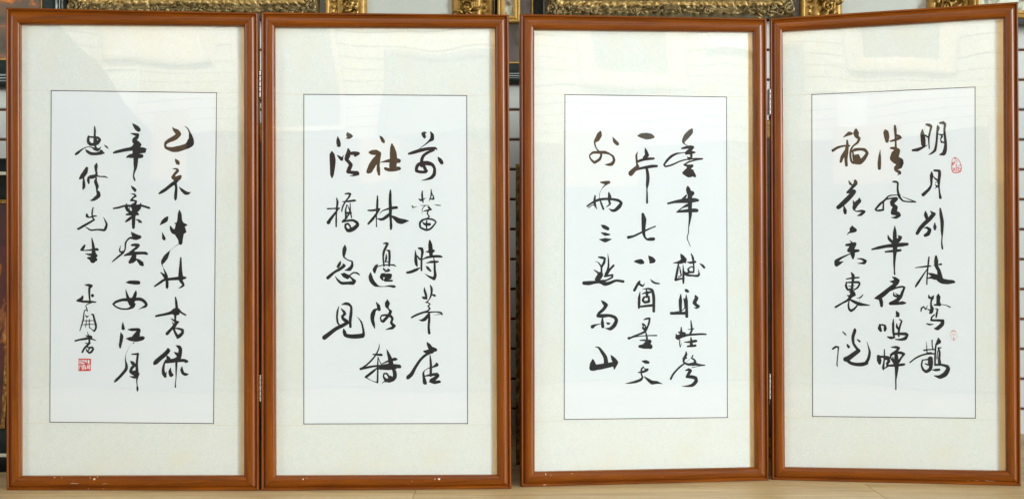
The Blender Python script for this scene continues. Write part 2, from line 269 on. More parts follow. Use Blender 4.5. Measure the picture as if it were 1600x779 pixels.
  "4055,5051,12 4059,4967,52 4093,4856,60 4113,4756,32;3993,4806,20 4043,4786,68 4093,4776,52;4204,5097,32 4234,5007,60 4224,4866,48 4164,4735,24 4093,4665,24;4254,4866,32 4304,4846,60 4328,4836,32;4093,4675,28 4143,4669,32 4194,4629,28 4148,4581,32 4188,4514,40 4123,4454,40 4003,4414,48 3843,4354,52 3732,4294,40;4023,4424,40 4164,4428,36 4344,4433,28 4465,4413,48 4505,4367,28;4505,4371,16 4404,4371,16 4284,4351,6;4184,4414,36 4133,4333,72 4063,4253,88 3993,4223,56 3913,4233,10;4174,4404,40 4174,4243,60 4160,4062,56 4174,3901,64",
  "4123,3664,28 4164,3599,88 4224,3509,120 4324,3482,92 4356,3468,36;4043,3443,40 4143,3435,108 4234,3448,120;4184,3408,60 4063,3338,64 3943,3218,64 3823,3038,72 3732,2877,96 3652,2801,100 3632,2777,68;4194,3358,20 4208,3217,52 4216,3056,64 4212,2895,60 4214,2835,60;4354,3152,28 4364,3106,88 4284,3060,44 4143,3016,20 4063,2966,16 4027,2896,48 4043,2775,68 4063,2665,100 4083,2639,60;4073,2826,28 4224,2855,68 4364,2871,72 4394,2834,72 4304,2754,100 4234,2714,100;4184,2684,32 4304,2664,80 4425,2683,68 4445,2673,40",
  "2937,8843,16 2977,8793,68 3017,8722,88 3041,8678,36;2671,8430,36 2741,8430,112 2841,8431,132 2921,8411,72 2951,8391,28;2921,8401,100 2891,8320,132 2821,8220,160 2741,8099,160 2681,7979,140 2641,7942,80;2901,8280,100 2897,8120,68 2901,7999,88 2917,7879,56;2931,8176,10 3041,8200,40 3161,8221,80 3322,8231,140 3412,8222,100;3238,8647,28 3252,8542,112 3272,8402,168 3278,8241,180 3262,8101,180;3071,8030,60 3161,8000,88 3322,8021,120 3422,8031,80 3446,8017,40;3081,8000,40 3242,7980,60",
  "2877,7345,24 2877,7237,48 2873,7116,56 2869,7036,56 2851,6835,32 2853,6674,24 2853,6574,32;2645,6979,36 2761,6979,52 2901,7006,56 2941,7026,24;2921,6996,40 2841,6875,56 2741,6745,68 2651,6644,48;3202,7488,32 3198,7357,68 3194,7197,72 3202,7036,80 3202,6876,68 3212,6715,56 3218,6594,68 3214,6514,48;2911,6875,6 3001,6966,24 3141,7016,44 3262,7040,72 3352,7052,68 3372,7040,40;3202,6906,60 3121,6835,80 3021,6765,72 2941,6755,56 2871,6779,16;3202,6855,20 3302,6795,80 3402,6725,132 3482,6705,132 3572,6715,80 3666,6715,10",
  "3031,6149,28 3101,6157,56 3131,6143,60 3091,6062,60 3041,5952,60 3021,5811,44 3041,5590,40;3111,5982,28 3171,5962,56 3181,5831,60 3171,5590,44;3097,5882,20 3097,5791,48 3081,5691,40;3065,5701,20 3131,5691,24 3157,5651,16;2891,5574,24 2981,5600,24 3141,5614,32 3282,5610,40 3332,5582,24;2881,5627,20 2841,5570,80 2805,5490,92 2809,5420,40;3031,5520,40 3061,5480,48 3121,5470,24;3131,5520,20 3165,5480,56 3141,5460,48;3131,5470,40 3071,5430,16;2991,5380,52 2977,5309,80 3011,5239,40;3061,5349,80 3141,5365,72 3212,5365,52 3181,5299,88 3101,5279,72 3071,5229,68 3141,5219,52 3238,5219,48;3041,5370,80 3041,5329,60;2705,5410,32 2705,5310,100 2741,5209,112 2821,5119,88 2911,5079,28 3041,5072,16 3181,5084,44 3282,5072,68 3322,5068,32",
  "2845,4683,16 2901,4587,80 2917,4506,88 2937,4476,32;2861,4507,40 2801,4467,80 2761,4366,112 2751,4246,88 2781,4125,72 2813,4015,12;3125,4747,16 3125,4647,120 3117,4582,92 3151,4516,28 3206,4446,72 3161,4355,72 3091,4275,72 3021,4201,72 2971,4215,44 2957,4296,32 2991,4346,40 3101,4356,52 3202,4335,68 3252,4265,60 3222,4165,60 3292,4084,84 3242,4034,72 3161,4014,44 3081,3988,10",
  "2921,3643,10 2917,3543,28 2861,3403,36 2761,3262,40 2621,3122,44 2466,3023,28;2765,3375,28 2861,3366,48 2961,3362,64 2985,3358,48;2458,3011,60 2601,3042,60 2801,3078,48 2961,3081,60 3161,3090,100 3422,3069,92 3438,3059,72;2891,3302,20 2885,3101,40 2885,2901,40 2877,2670,44;2897,3302,16 2941,3182,20 3001,3081,24;2881,3041,28 2761,2941,60 2621,2831,64 2577,2806,40 2721,2721,12 2871,2668,28;3111,3492,16 3151,3382,68 3192,3261,100 3212,3140,120 3161,3040,120;2981,3131,16 3141,3201,48 3302,3251,80 3352,3250,52;2931,3021,60 3141,3030,100 3322,3040,88;3242,3020,40 3302,2939,92 3312,2819,100 3262,2749,100 3161,2709,88 3081,2739,72 3031,2810,40 3041,2890,36 3111,2890,44 3171,2809,52 3202,2799,32;3202,2799,80 3141,2719,80 3041,2689,24 2991,2639,8",
  "1887,8827,12 1895,8739,80 1906,8658,108 1922,8594,68 1859,8578,12;2126,8928,20 2146,8870,96 2182,8840,124 2246,8836,36;2092,8783,20 2162,8790,48;1879,8354,24 1942,8298,68 1982,8258,80 2012,8318,28 2038,8362,8;1739,8447,28 1747,8357,128 1759,8217,148 1753,8036,120 1743,7876,88 1743,7796,28;2142,8523,28 2158,8439,100 2132,8338,124 2102,8258,88 2152,8198,80 2212,8118,92 2172,8018,100 2142,7947,88 2242,7927,80 2362,7908,112 2392,7888,60 2302,7857,48 2186,7837,10;2192,8399,68 2282,8409,88 2362,8399,100 2406,8403,60 2322,8349,60",
  "1859,7283,28 1879,7175,56 1863,7034,48 1851,6874,36 1847,6714,44 1847,6573,36;1633,7018,36 1763,7024,32 1922,7030,40;1893,7004,32 1803,6884,56 1703,6754,72 1653,6673,88;2072,7392,32 2152,7400,52 2198,7386,52 2162,7306,44 2082,7205,36 2012,7075,40 1982,6954,28;2012,7195,24 2142,7205,48 2302,7226,56 2332,7220,28;2112,7115,24 2082,6975,40 2092,6814,48;2132,7105,16 2182,6975,28 2158,6874,40 2082,6794,44;2198,7159,20 2198,6975,36 2232,6794,28;2102,6914,52 2212,6915,52;2122,6784,28 2042,6734,48 2002,6690,40 2122,6718,52 2262,6730,60 2362,6674,72 2382,6614,80 2302,6534,100 2202,6483,100 2132,6473,72 2078,6553,52 2082,6624,52 2142,6644,48 2192,6584,44 2212,6513,40",
  "2066,6116,16 2058,6012,100 2042,5912,88 2042,5812,36 2132,5741,28 2242,5701,36 2242,5591,68 2182,5511,92 2062,5475,16;1958,5707,20 1932,5641,72 1893,5571,68;2022,5631,36 2042,5591,80 1942,5511,72 1803,5431,60 1683,5331,80 1639,5291,80;1823,5330,12 1883,5240,48 1982,5160,72 2142,5160,72 2262,5166,100 2302,5210,80 2242,5270,48 2182,5330,40;1982,5390,32 2042,5340,72 2132,5300,80 2182,5350,32 2282,5420,36 2372,5406,44 2422,5370,32;2042,5390,60 2162,5340,44",
  "1914,4579,16 1879,4448,48 1867,4308,48 1887,4168,48 1932,4107,32;1982,4619,16 2082,4644,68 2162,4628,68 2222,4558,52 2218,4408,72 2198,4247,72 2202,4067,60;1972,4518,24 2042,4438,68 2062,4388,68 2002,4328,60 2022,4268,76 2102,4207,88 2142,4167,60;2132,4167,80 2002,4097,88 1843,4017,92 1683,3898,100 1554,3798,112;2034,4003,32 2054,3927,88 2082,3856,88 2202,3826,100 2362,3826,112 2502,3845,112 2531,3905,60 2517,4026,48 2472,4186,40 2382,4307,12",
 ],
 [
  "4485,9106,40 4443,9035,132 4347,8931,144 4273,8826,100 4256,8764,52 4305,8713,20 4390,8662,20;4213,8608,40 4315,8630,68 4443,8652,72 4507,8643,68 4422,8559,100 4336,8486,80 4507,8508,68 4560,8509,40;4315,8506,20 4209,8490,24 4081,8473,48 3933,8399,68 3816,8284,60 3742,8180,44 3785,8139,44 3954,8182,44 4166,8277,36 4379,8331,32 4592,8343,48 4763,8345,40;4453,8476,72 4475,8394,48 4411,8341,80 4358,8393,20;4763,8339,28 4592,8312,32 4400,8259,40 4273,8185,36 4400,8155,72 4485,8162,76 4400,8103,100 4379,8041,120 4485,8021,100;4273,7978,88 4400,7938,152 4507,7949,120 4560,7898,68;4336,8020,120 4422,7979,160",
  "4375,7639,20 4383,7555,112 4411,7462,128 4485,7452,120 4432,7389,120 4432,7275,120 4432,7068,100 4439,6903,88 4422,6737,52 4396,6571,24 4392,6447,24 4358,6302,24 4390,6199,20 4443,6079,16;4336,7399,40 4251,7295,80;3848,7186,48 3997,7221,60 4188,7249,100 4400,7265,132 4571,7276,100 4645,7272,60;4358,7140,80 4230,7078,32 4081,6963,28 4209,6985,68 4400,7002,88 4549,7011,100 4613,7007,88",
  "4188,5878,28 4230,5806,100 4273,5733,140 4188,5681,100 4081,5661,48 3986,5653,16;4273,5743,120 4305,5661,40;4124,5620,40 4103,5496,60 4071,5330,60 4050,5217,68 4188,5247,48 4230,5247,36;4156,5557,20 4177,5433,40 4198,5330,32 4124,5289,28;4247,5609,16 4256,5412,56 4256,5226,60 4256,5133,44;4273,5381,20 4443,5412,52 4528,5412,44 4532,5526,44 4464,5557,28 4379,5495,40 4411,5412,68 4336,5371,48;4464,5888,28 4507,5785,60 4528,5619,44 4539,5495,28;4358,5677,16 4443,5660,60 4571,5681,56;4273,5402,80 4358,5340,60 4507,5325,48 4635,5318,60 4673,5360,52 4656,5494,8;4694,5635,16 4763,5587,60 4810,5535,60",
  "4294,4967,16 4341,4936,84 4379,4915,60;4188,4838,28 4177,4689,88 4177,4544,80 4183,4420,68;4332,4833,16 4332,4667,88 4341,4502,72 4345,4274,80;4273,4730,32 4290,4502,24 4209,4420,20 4039,4390,16;3933,4355,72 4103,4354,68 4315,4357,76;4575,4801,44 4603,4738,100 4549,4625,96 4613,4552,76 4656,4531,76 4613,4490,48 4549,4496,20",
  "4456,4165,24 4468,4045,48 4481,3921,52 4443,3838,52;4383,3932,16 4528,3952,32;4198,3996,24 4198,3882,60 4188,3799,80 4124,3717,100 4092,3738,60 4060,3811,28;4134,3862,40 4209,3851,60 4294,3840,48;4103,3738,120 4230,3768,88 4379,3793,56 4592,3806,52 4763,3811,48 4859,3804,36;4162,3655,28 4156,3572,28 4171,3479,24 4209,3582,12;4456,3724,28 4468,3631,68 4468,3528,80;4283,3608,20 4422,3611,56 4571,3634,72 4603,3634,52;4368,3498,44 4485,3507,60 4575,3516,60",
  "4328,3359,28 4326,3281,68 4273,3178,72 4262,3095,40 4379,3032,60 4549,3040,88 4677,3018,48 4827,3005,28;4226,3189,12 4336,3198,40;4507,3262,32 4475,3196,36 4549,3144,48 4571,3091,60 4507,3030,80;4485,3217,8 4336,3094,8;4294,3064,40 4166,2972,48 4060,2870,48 3975,2768,52 3922,2665,52;4827,3001,16 4635,2977,16 4485,2948,20;4315,2877,28 4400,2897,72 4443,2865,80 4390,2783,80 4347,2711,60 4464,2710,88 4581,2677,88 4592,2594,96 4507,2502,92 4379,2473,48 4219,2471,10",
  "3056,8919,28 3151,8926,120 3277,8913,168 3393,8909,132 3463,8895,60",
  "3239,8618,10 3267,8526,72 3288,8423,112 3214,8361,60;3050,8513,10 3014,8420,52 3020,8297,52 3033,8174,52 3046,8133,80 2941,8029,112 2867,7946,120;3067,8267,60 3193,8309,68 3341,8331,68 3467,8338,56;2856,7966,100 2962,8049,100 3109,8082,60 3277,8114,76 3425,8140,80 3552,8147,60;3288,8073,68 3309,7949,80 3315,7805,88 3303,7681,80 3290,7558,32 3294,7455,40 3294,7207,56",
  "3183,6908,68 3210,6775,128 3204,6610,108 3204,6445,88 3235,6321,52 3298,6260,48 3383,6264,88 3467,6270,80;2804,6311,76 2941,6342,52 3109,6420,48 3277,6497,44 3404,6552,32 3510,6594,36",
  "2945,5693,12 3025,5693,80 3130,5687,132 3183,5666,76;3336,5831,24 3404,5755,128 3457,5713,120 3383,5672,60 3362,5687,24",
  "3098,5179,48 3046,5107,68 2962,4953,68;3067,5148,60 3130,5086,56 3183,5065,48 3246,5143,6;3379,5239,10 3436,5177,48 3510,5136,52 3615,5121,36;3109,4911,16 3088,4756,68 3084,4612,72 3077,4499,48;3172,4978,10 3320,4992,48 3425,4951,72 3467,4796,80 3472,4631,76 3472,4414,72;3109,4530,48 3277,4549,60 3446,4565,68;3161,4859,16 3277,4889,60 3372,4903,56;3277,4962,32 3294,4858,72 3288,4776,52;3298,4797,28 3214,4766,52 3183,4694,60 3235,4642,60 3341,4662,68 3341,4786,48",
  "3204,4196,20 3277,4220,52 3362,4229,48 3351,4137,52 3309,4013,48 3235,3890,60 3109,3830,48 2941,3766,48 2814,3709,48;3161,4097,16 3193,4076,60 3256,4035,28 3235,3932,60 3183,4015,28;3204,4076,28 3183,3973,40 3256,3911,40;2804,3730,48 2962,3753,24 3151,3778,24 3362,3786,28 3541,3785,36;3246,3921,16 3277,3808,44 3294,3684,52 3277,3602,80;3113,3665,28 3256,3664,48 3362,3632,100 3256,3561,120;3098,3511,68 3214,3510,120 3341,3519,140 3383,3498,112",
  "3168,3129,28 3256,3112,92 3324,3096,68;3197,2985,28 3151,2923,48 3140,2821,36 3172,2717,48 3130,2656,68 3004,2606,68 2856,2577,44 2730,2563,12;3067,2842,28 3172,2851,60 3277,2891,68 3315,2921,44 3235,2933,24 3197,2980,20;3225,2727,24 3320,2653,68 3425,2580,104 3552,2578,72 3700,2541,10",
  "2071,9009,48 2040,8923,132 1988,8820,120 1925,8758,48 1935,8655,36 1988,8553,32 2071,8472,60 2092,8411,52 2050,8308,68 1915,8225,68 1821,8306,44 1790,8398,32 1873,8474,60 2019,8482,72 2186,8484,80 2311,8444,44 2406,8373,56 2426,8271,68 2364,8188,88 2270,8171,60 2186,8176,10;2391,8882,10 2447,8774,92 2510,8713,92 2542,8683,28",
  "2086,7718,40 2186,7711,80 2286,7719,80 2207,7657,40 2123,7571,14 2056,7447,10 2050,7324,14 2092,7181,48 2148,7034,48;1931,7375,36 1919,7242,68 1935,7119,52 1977,7037,16;1727,7107,40 1852,7190,48 2019,7267,68 2207,7294,60 2395,7285,60 2542,7255,72 2621,7194,60 2563,7101,100 2458,7008,80 2374,6998,60 2290,7049,10;1758,7067,24 1873,7139,20 1956,7129,20;2290,7453,36 2311,7346,92 2301,7244,60 2322,7172,48 2270,7116,32 2211,7087,8",
  "2092,6623,20 2175,6576,100 2259,6535,88 2290,6513,32;2092,6433,20 2196,6392,84 2303,6382,40;2044,6258,16 2196,6238,112 2357,6263,16",
  "2023,5803,32 2113,5791,68 2186,5776,48 2165,5664,68 2102,5541,52 2102,5377,40 2092,5315,68 1988,5234,120;1946,5695,10 2019,5664,24 2092,5561,48;1910,5476,24 2019,5397,56 2071,5336,80;2071,5356,140 1998,5254,120;2261,5910,6 2280,5746,36 2280,5561,48 2249,5417,80 2207,5335,60;2416,5591,52 2311,5479,56 2228,5376,88;2186,5315,52 2311,5335,48 2385,5345,52 2374,5284,48 2228,5212,40 2082,5172,100;1644,5143,92 1769,5142,108 1935,5162,72 2061,5162,60 2186,5120,100 2311,5140,80 2479,5201,60 2667,5180,68",
  "2092,4696,16 2165,4628,88 2217,4576,100 2155,4474,80 2040,4373,72 1998,4301,68 2123,4300,100 2290,4309,72 2437,4267,80 2489,4185,88 2437,4062,100 2332,3970,88 2196,3982,10;2123,4228,40 2123,4126,80 2134,4023,76;2082,4100,10 1935,4066,48 1863,4026,92;2228,4125,20 2270,4104,60 2311,4104,40",
  "1946,3508,20 2029,3487,48 2113,3378,80 2196,3243,100 2217,3099,112 2207,3038,100;1873,3175,48 1873,3063,152 1852,2971,140 1915,2960,120;1894,2981,144 2061,2999,140 2228,3028,128 2374,3057,120 2458,3076,120;2343,3293,16 2406,3200,100 2468,3107,132 2447,3035,100 2433,2933,24",
 ],
 [
  "3814,9083,28 3814,8960,100 3830,8836,120 3838,8708,112;3898,9185,6 3854,9042,6;3909,9216,44 3983,9194,80 4033,9163,60 4003,9019,48 3973,8875,44 3977,8711,32 3985,8595,28;3884,8934,40 3953,8886,40;3943,8686,8 3834,8630,52 3695,8569,88 3575,8554,56;4191,9181,28 4203,9119,80 4181,8996,48 4172,8832,52 4152,8667,56 4122,8544,68 4043,8473,48 3969,8430,12;4251,9246,48 4330,9252,80 4374,9210,60 4360,9056,52 4374,8891,60 4390,8706,68 4374,8542,96 4340,8460,100 4255,8436,40;4201,8965,24 4271,8944,32 4350,8953,28;4271,8954,28 4300,8902,48 4267,8831,24 4287,8758,44 4350,8747,40",
  "4045,7993,28 4043,7907,84 4037,7804,68 4033,7660,44 3983,7557,68 3894,7465,80 3834,7410,88;4112,8030,52 4231,8018,68 4241,7926,76 4221,7741,68 4227,7597,36 4241,7453,40 4261,7329,68;4082,7876,20 4152,7803,44 4211,7772,40;4191,7751,20 4132,7710,16;4132,7659,20 4172,7628,48 4211,7607,40;4172,7607,28 4122,7564,10",
  "3890,6981,24 3898,6888,92 3933,6785,80;4017,6984,24 4092,6908,100 3993,6785,100 3874,6672,100 3764,6548,96 3685,6415,80;4255,7051,40 4275,6897,76 4302,6712,88 4302,6485,68 4302,6321,32 4294,6197,32 4306,6053,48 4314,6012,32;4120,6688,16 4124,6578,84 4124,6517,52;3854,6558,16 3933,6558,60 3997,6507,80 3953,6404,100 3884,6363,76",
  "3977,5802,36 3963,5662,44 3943,5456,36 3925,5147,32;3925,5291,32 3925,5106,32;3639,5530,20 3794,5551,36 3933,5569,48 4017,5576,32;3933,5497,24 3814,5312,40 3695,5126,60 3645,5043,40;3884,5446,6 3754,5167,6 3685,5084,6;4152,5827,48 4156,5704,104 4162,5580,88 4221,5457,84 4241,5333,120 4241,5251,160;4076,5588,10 4152,5597,28;4211,5611,28 4275,5621,52;3953,5390,16 4052,5353,80 4172,5292,120 4291,5200,140 4429,5169,120 4548,5174,88 4597,5166,60;3937,5250,16 4033,5281,60 4132,5271,100",
  "3969,4830,20 3989,4766,68 4023,4746,32;4092,4818,20 4062,4756,72 4033,4674,40 4029,4571,48 4052,4478,88 4033,4396,88 4003,4365,48;4033,4416,48 3923,4478,12;3778,4409,28 3794,4487,44 3844,4529,28 3894,4463,36 3943,4560,10;4207,4864,16 4211,4778,100 4207,4695,88 4211,4623,100 4241,4582,76 4112,4576,36;4271,4589,20 4390,4573,20 4498,4524,36;4142,4479,24 4191,4465,36 4172,4366,48 4156,4263,40;4112,4324,32 4049,4262,40 4033,4180,48 4191,4181,60 4320,4172,72 4300,4079,100 4191,3975,96 4112,3970,24;3913,4096,20 3993,4072,48 4082,4081,20",
  "3909,3639,8 3917,3540,20 3929,3355,28;4056,3669,32 4056,3542,28 4076,3439,32;3854,3406,40 3993,3428,32 4132,3429,36;4207,3728,24 4221,3636,112 4152,3543,40 4136,3357,44 4128,3192,48 4128,3028,40;4271,3478,32 4211,3471,44 4241,3338,52 4231,3194,60 4241,3091,80;4191,3399,20 4176,3193,28;3933,3334,40 4033,3356,20;3505,3092,32 3635,3197,40 3774,3271,44 3913,3313,44 4052,3325,44 4122,3316,32;3814,3147,40 3794,3024,40 3834,2911,60 3913,2860,76 4003,2923,88 4033,3047,88 4033,3171,80 3953,3174,40 3824,3158,28;3884,3066,28 3943,3036,40;4013,3191,120 4003,3047,100;4062,2907,20 4152,2905,68 4231,2916,56;4132,3038,52 4291,3040,56 4429,3001,80 4449,2929,100 4380,2805,120 4251,2731,100 4102,2760,16",
  "2891,9070,60 2907,9012,132 2923,8909,128 2931,8795,80;2759,8569,12 2747,8393,68 2739,8228,88 2739,8093,76;3126,9192,48 3136,9092,72 3146,8927,56 3148,8761,44 3152,8617,52;3016,8794,40 3116,8820,60 3216,8864,80 3276,8884,52;3176,8957,32 3236,8905,88;3026,8618,48 3116,8607,80 3196,8554,112 3136,8451,200 3076,8349,140 3156,8286,160 3256,8244,160 3236,8161,160 3156,8100,100 3156,8038,60 3236,7996,80 3256,7965,60 3186,7914,12;3216,8347,80 3276,8285,120 3296,8223,100",
  "3086,7749,44 3156,7744,56 3200,7707,48 3196,7562,48 3220,7417,64 3256,7335,56 3336,7252,40 3475,7230,36 3645,7225,36;3306,7365,8 3455,7303,24 3635,7229,28;3276,7405,16 3116,7402,28 2975,7378,36 2865,7264,52 2755,7172,60 2644,7038,48 2675,7006,40 2755,7010,56 2835,7026,48 2839,7130,40 2851,7254,32 2955,7305,32 3096,7325,48;3096,7294,100 3156,7304,100 3066,7222,120 3076,7150,100 3156,7097,80 3116,7025,140 3076,6943,100 3196,6922,112 3236,6880,80 3156,6829,72 3036,6823,12",
  "3126,6608,16 3126,6446,88 3126,6281,100 3132,6116,120 3128,5971,100 3120,5806,68 3112,5620,52 3116,5475,36 3120,5361,40;2955,6368,20 2979,6281,68 3056,6198,72 3116,6147,80;3216,6353,32 3266,6312,80 3216,6240,100 3136,6178,120;2554,6002,40 2715,6043,76 2915,6085,80 3116,6105,100 3316,6126,100 3435,6136,72;2895,5940,44 3036,5955,60 3196,5971,72 3266,5981,60",
  "3066,5293,20 3136,5248,80 3196,5196,100 3240,5182,20;3006,5175,20 3116,5165,100 3176,5144,100 3096,5061,104 2955,4947,108 2835,4843,120 2715,4760,112 2624,4739,28;2755,4750,88 2785,4646,92 2795,4543,68;3036,4947,32 3156,5010,48 3316,5042,48 3366,5021,48 3316,4897,68 3266,4773,80 3156,4669,100 3016,4606,80 3156,4603,68 3316,4624,88 3391,4621,40;3096,4886,24 3106,4813,48 3196,4783,60 3236,4793,80;3146,4865,20 3216,4814,48",
  "2755,4056,48 2745,3963,92 2775,3901,60;2805,4056,48 2875,4036,48 2885,3964,80 2875,3902,48;3160,4413,20 3196,4339,92 3206,4287,68 3146,4272,20;3092,4203,20 3084,4069,60 3088,3883,60 3106,3759,48;3246,4194,32 3296,4153,40 3256,4029,48 3226,3884,52 3226,3760,40;3176,4090,20 3180,4008,60 3226,3926,40;3106,3821,60 3256,3827,68 3395,3824,80 3445,3804,48 3385,3710,88 3276,3678,60 3140,3681,24;2951,3741,40 3036,3721,76 3126,3728,28",
  "2715,3238,80 2735,3135,112 2745,3062,68;2865,3415,28 2865,3260,36 2855,3095,40 2835,2949,60 2839,2887,24;2705,3227,60 2835,3229,60 2955,3220,60 2975,3117,80 2935,3054,60 2955,2992,44 2865,2929,28;2895,3178,60 2935,3178,60;3040,3479,24 3156,3481,68 3226,3461,60 3156,3367,72 3056,3304,60 3016,3221,40 3076,3118,40;3026,3283,48 3156,3336,60 3276,3337,72 3356,3307,60 3296,3224,48 3216,3099,60;3156,3326,80 3166,3140,112 3172,2974,100 3164,2809,68 3152,2643,36 3152,2478,32 3152,2395,36;2935,3002,48 3116,3011,68 3276,3027,68 3356,3039,60;3076,3221,28 3096,3098,60 3156,3057,80",
  "1824,8905,10 1909,8963,60 1980,9003,100 2040,9003,60;1925,8827,40 1933,8713,68 1909,8526,100 1897,8360,80 1909,8184,68;1569,8571,72 1686,8643,64 1828,8683,48 1980,8688,48;1879,8547,60 1808,8403,88 1767,8278,60;2151,9095,68 2155,9011,140 2171,8928,88 2232,8876,68 2192,8772,60 2081,8680,40 2020,8567,52 2010,8421,52 2040,8276,56 2091,8234,48;2040,8535,44 2131,8582,80 2272,8595,68 2373,8573,80 2433,8490,68 2353,8356,100 2252,8263,120 2131,8265,100 2091,8379,60 2075,8504,40;2202,8440,60 2222,8316,120;2151,8399,120 2171,8264,100",
  "1969,7782,20 2006,7705,60 2040,7674,40;2131,7777,68 2141,7714,100 2060,7611,72 1929,7477,44 2030,7508,100 2091,7497,120 2010,7383,120 1868,7238,124 1757,7135,112 1702,7094,100;1848,7114,32 1872,7010,92 1879,6947,72;2232,7336,16 2232,7257,100 2151,7175,120 2111,7092,100 2101,7030,32 2171,6988,32 2292,6998,60 2353,6977,72 2272,6904,72 2181,6874,16;2081,7268,20 2101,7175,60",
  "2054,6615,20 2060,6521,140 2121,6500,100 2141,6490,60;2091,6480,80 1980,6438,40 1919,6376,8;1990,6231,12 2050,6179,40;1909,6116,60 2010,6127,80 2121,6147,80 2050,6054,140 1969,5971,80 2091,5961,100 2212,5971,60;2050,6012,120 2070,5867,108 2075,5763,40;2020,5898,24 1889,5836,40 1747,5763,60 1656,5690,100 1662,5607,104 1737,5649,80 1838,5690,8;2181,5763,16 2292,5753,48 2383,5701,80 2353,5650,72 2192,5639,12",
  "2030,5400,28 2075,5327,80 2075,5224,68 2060,5099,52 2046,4954,60 2050,4891,100;1913,5235,32 2070,5261,48 2222,5274,40;1909,5140,32 1899,5057,60 1939,4963,52 2030,4943,40;1899,5144,28 2070,5151,52 2212,5151,60 2242,5110,44 2192,5016,48 2101,4950,32;1969,5047,20 2050,5047,32 2111,5068,20;1980,4984,20 2091,4995,28;1980,4901,20 2091,4891,60 2131,4819,28 2030,4787,68 1929,4808,24;2050,4829,100 1949,4693,60 1808,4610,44 1636,4505,52;1980,4683,24 1959,4558,44 1980,4455,56 2030,4414,68 2111,4466,52 2181,4549,40;1980,4714,40 2091,4653,68 2232,4591,92 2353,4571,60 2490,4558,24;2323,4830,24 2272,4764,36 2171,4736,12;2256,4737,8 2228,4653,8",
  "1808,3872,16 1858,3826,40 1893,3785,32;2121,3937,48 2121,3895,80 2075,3729,80 2091,3563,60 2171,3439,68 2212,3377,100 2091,3283,112 1969,3188,124 1889,3156,120;1929,3125,80 2030,3053,80 2171,3024,88 2312,3030,100 2413,3058,88 2443,3059,40;2393,3048,80 2463,3173,72 2494,3339,60 2463,3484,28 2429,3612,10;1929,3530,40 1965,3474,68;2187,3668,28 2242,3622,52;1565,3422,48 1646,3475,52 1707,3465,40 1696,3309,28 1678,3122,28 1670,3018,32 1686,2972,24",
 ],
]
SEALS = [
 ["1776,3258,21 1924,3258,22 2067,3255,21;1776,2978,21 1918,2977,25 2061,2979,18;1774,3255,12 1774,3119,14 1776,2983,15;2066,3255,18 2068,3119,12 2066,2984,16;1782,3122,21 1875,3124,18 1949,3131,22 2061,3133,15;1983,3236,17 1983,3138,17;2054,3236,18 2051,3144,18;1875,3193,18 1912,3181,25 1955,3150,27;1807,3242,11 1807,3144,10;1844,3236,10 1850,3150,11;1782,3216,9 1862,3215,9;1893,3230,9 1949,3224,10;1822,3063,31 1820,2983,39;1906,3076,14 1907,2983,16;1955,3113,33 1962,3057,25;1955,3002,25 2011,2996,25;2023,3058,11 2027,2984,15;1875,3082,9 1869,3002,9;1999,3095,15 2036,3088,12;1980,3039,11 1983,3002,10;1807,3100,9 1869,3097,9",
],
 [],
 [],
 ["4618,8362,12 4691,8311,12 4747,8226,12 4776,8141,10 4777,8049,13 4747,7990,16 4650,7970,21 4577,7979,16 4549,8034,16 4538,8118,12 4546,8236,12 4561,8321,8 4618,8362,10;4610,8354,15 4626,8320,20;4561,8228,10 4561,8160,18;4593,8236,16 4593,8177,13;4561,8202,10 4610,8219,12;4634,8286,10 4683,8243,12;4666,8193,12 4642,8126,12;4723,8150,12 4764,8158,16;4658,8126,10 4650,8016,12;4699,8125,12 4699,8024,16 4747,8015,12;4561,8101,10 4601,8050,13 4561,8017,18;4610,8084,12 4626,8016,10;4666,8083,10 4756,8087,12;4739,8066,10 4764,8057,15;4601,8269,8 4634,8219,10",
"4592,3929,10 4636,3900,7 4669,3832,6 4669,3748,6 4636,3689,7 4592,3670,10 4547,3696,7 4519,3764,7 4515,3848,7 4539,3907,8 4592,3929,10;4592,3722,21 4593,3715,28;4539,3890,8 4588,3912,12 4628,3891,8;4563,3848,10 4567,3832,7;4612,3849,8 4616,3832,7;4547,3806,7 4592,3823,8 4636,3807,7;4592,3790,7 4592,3739,7",
],
]
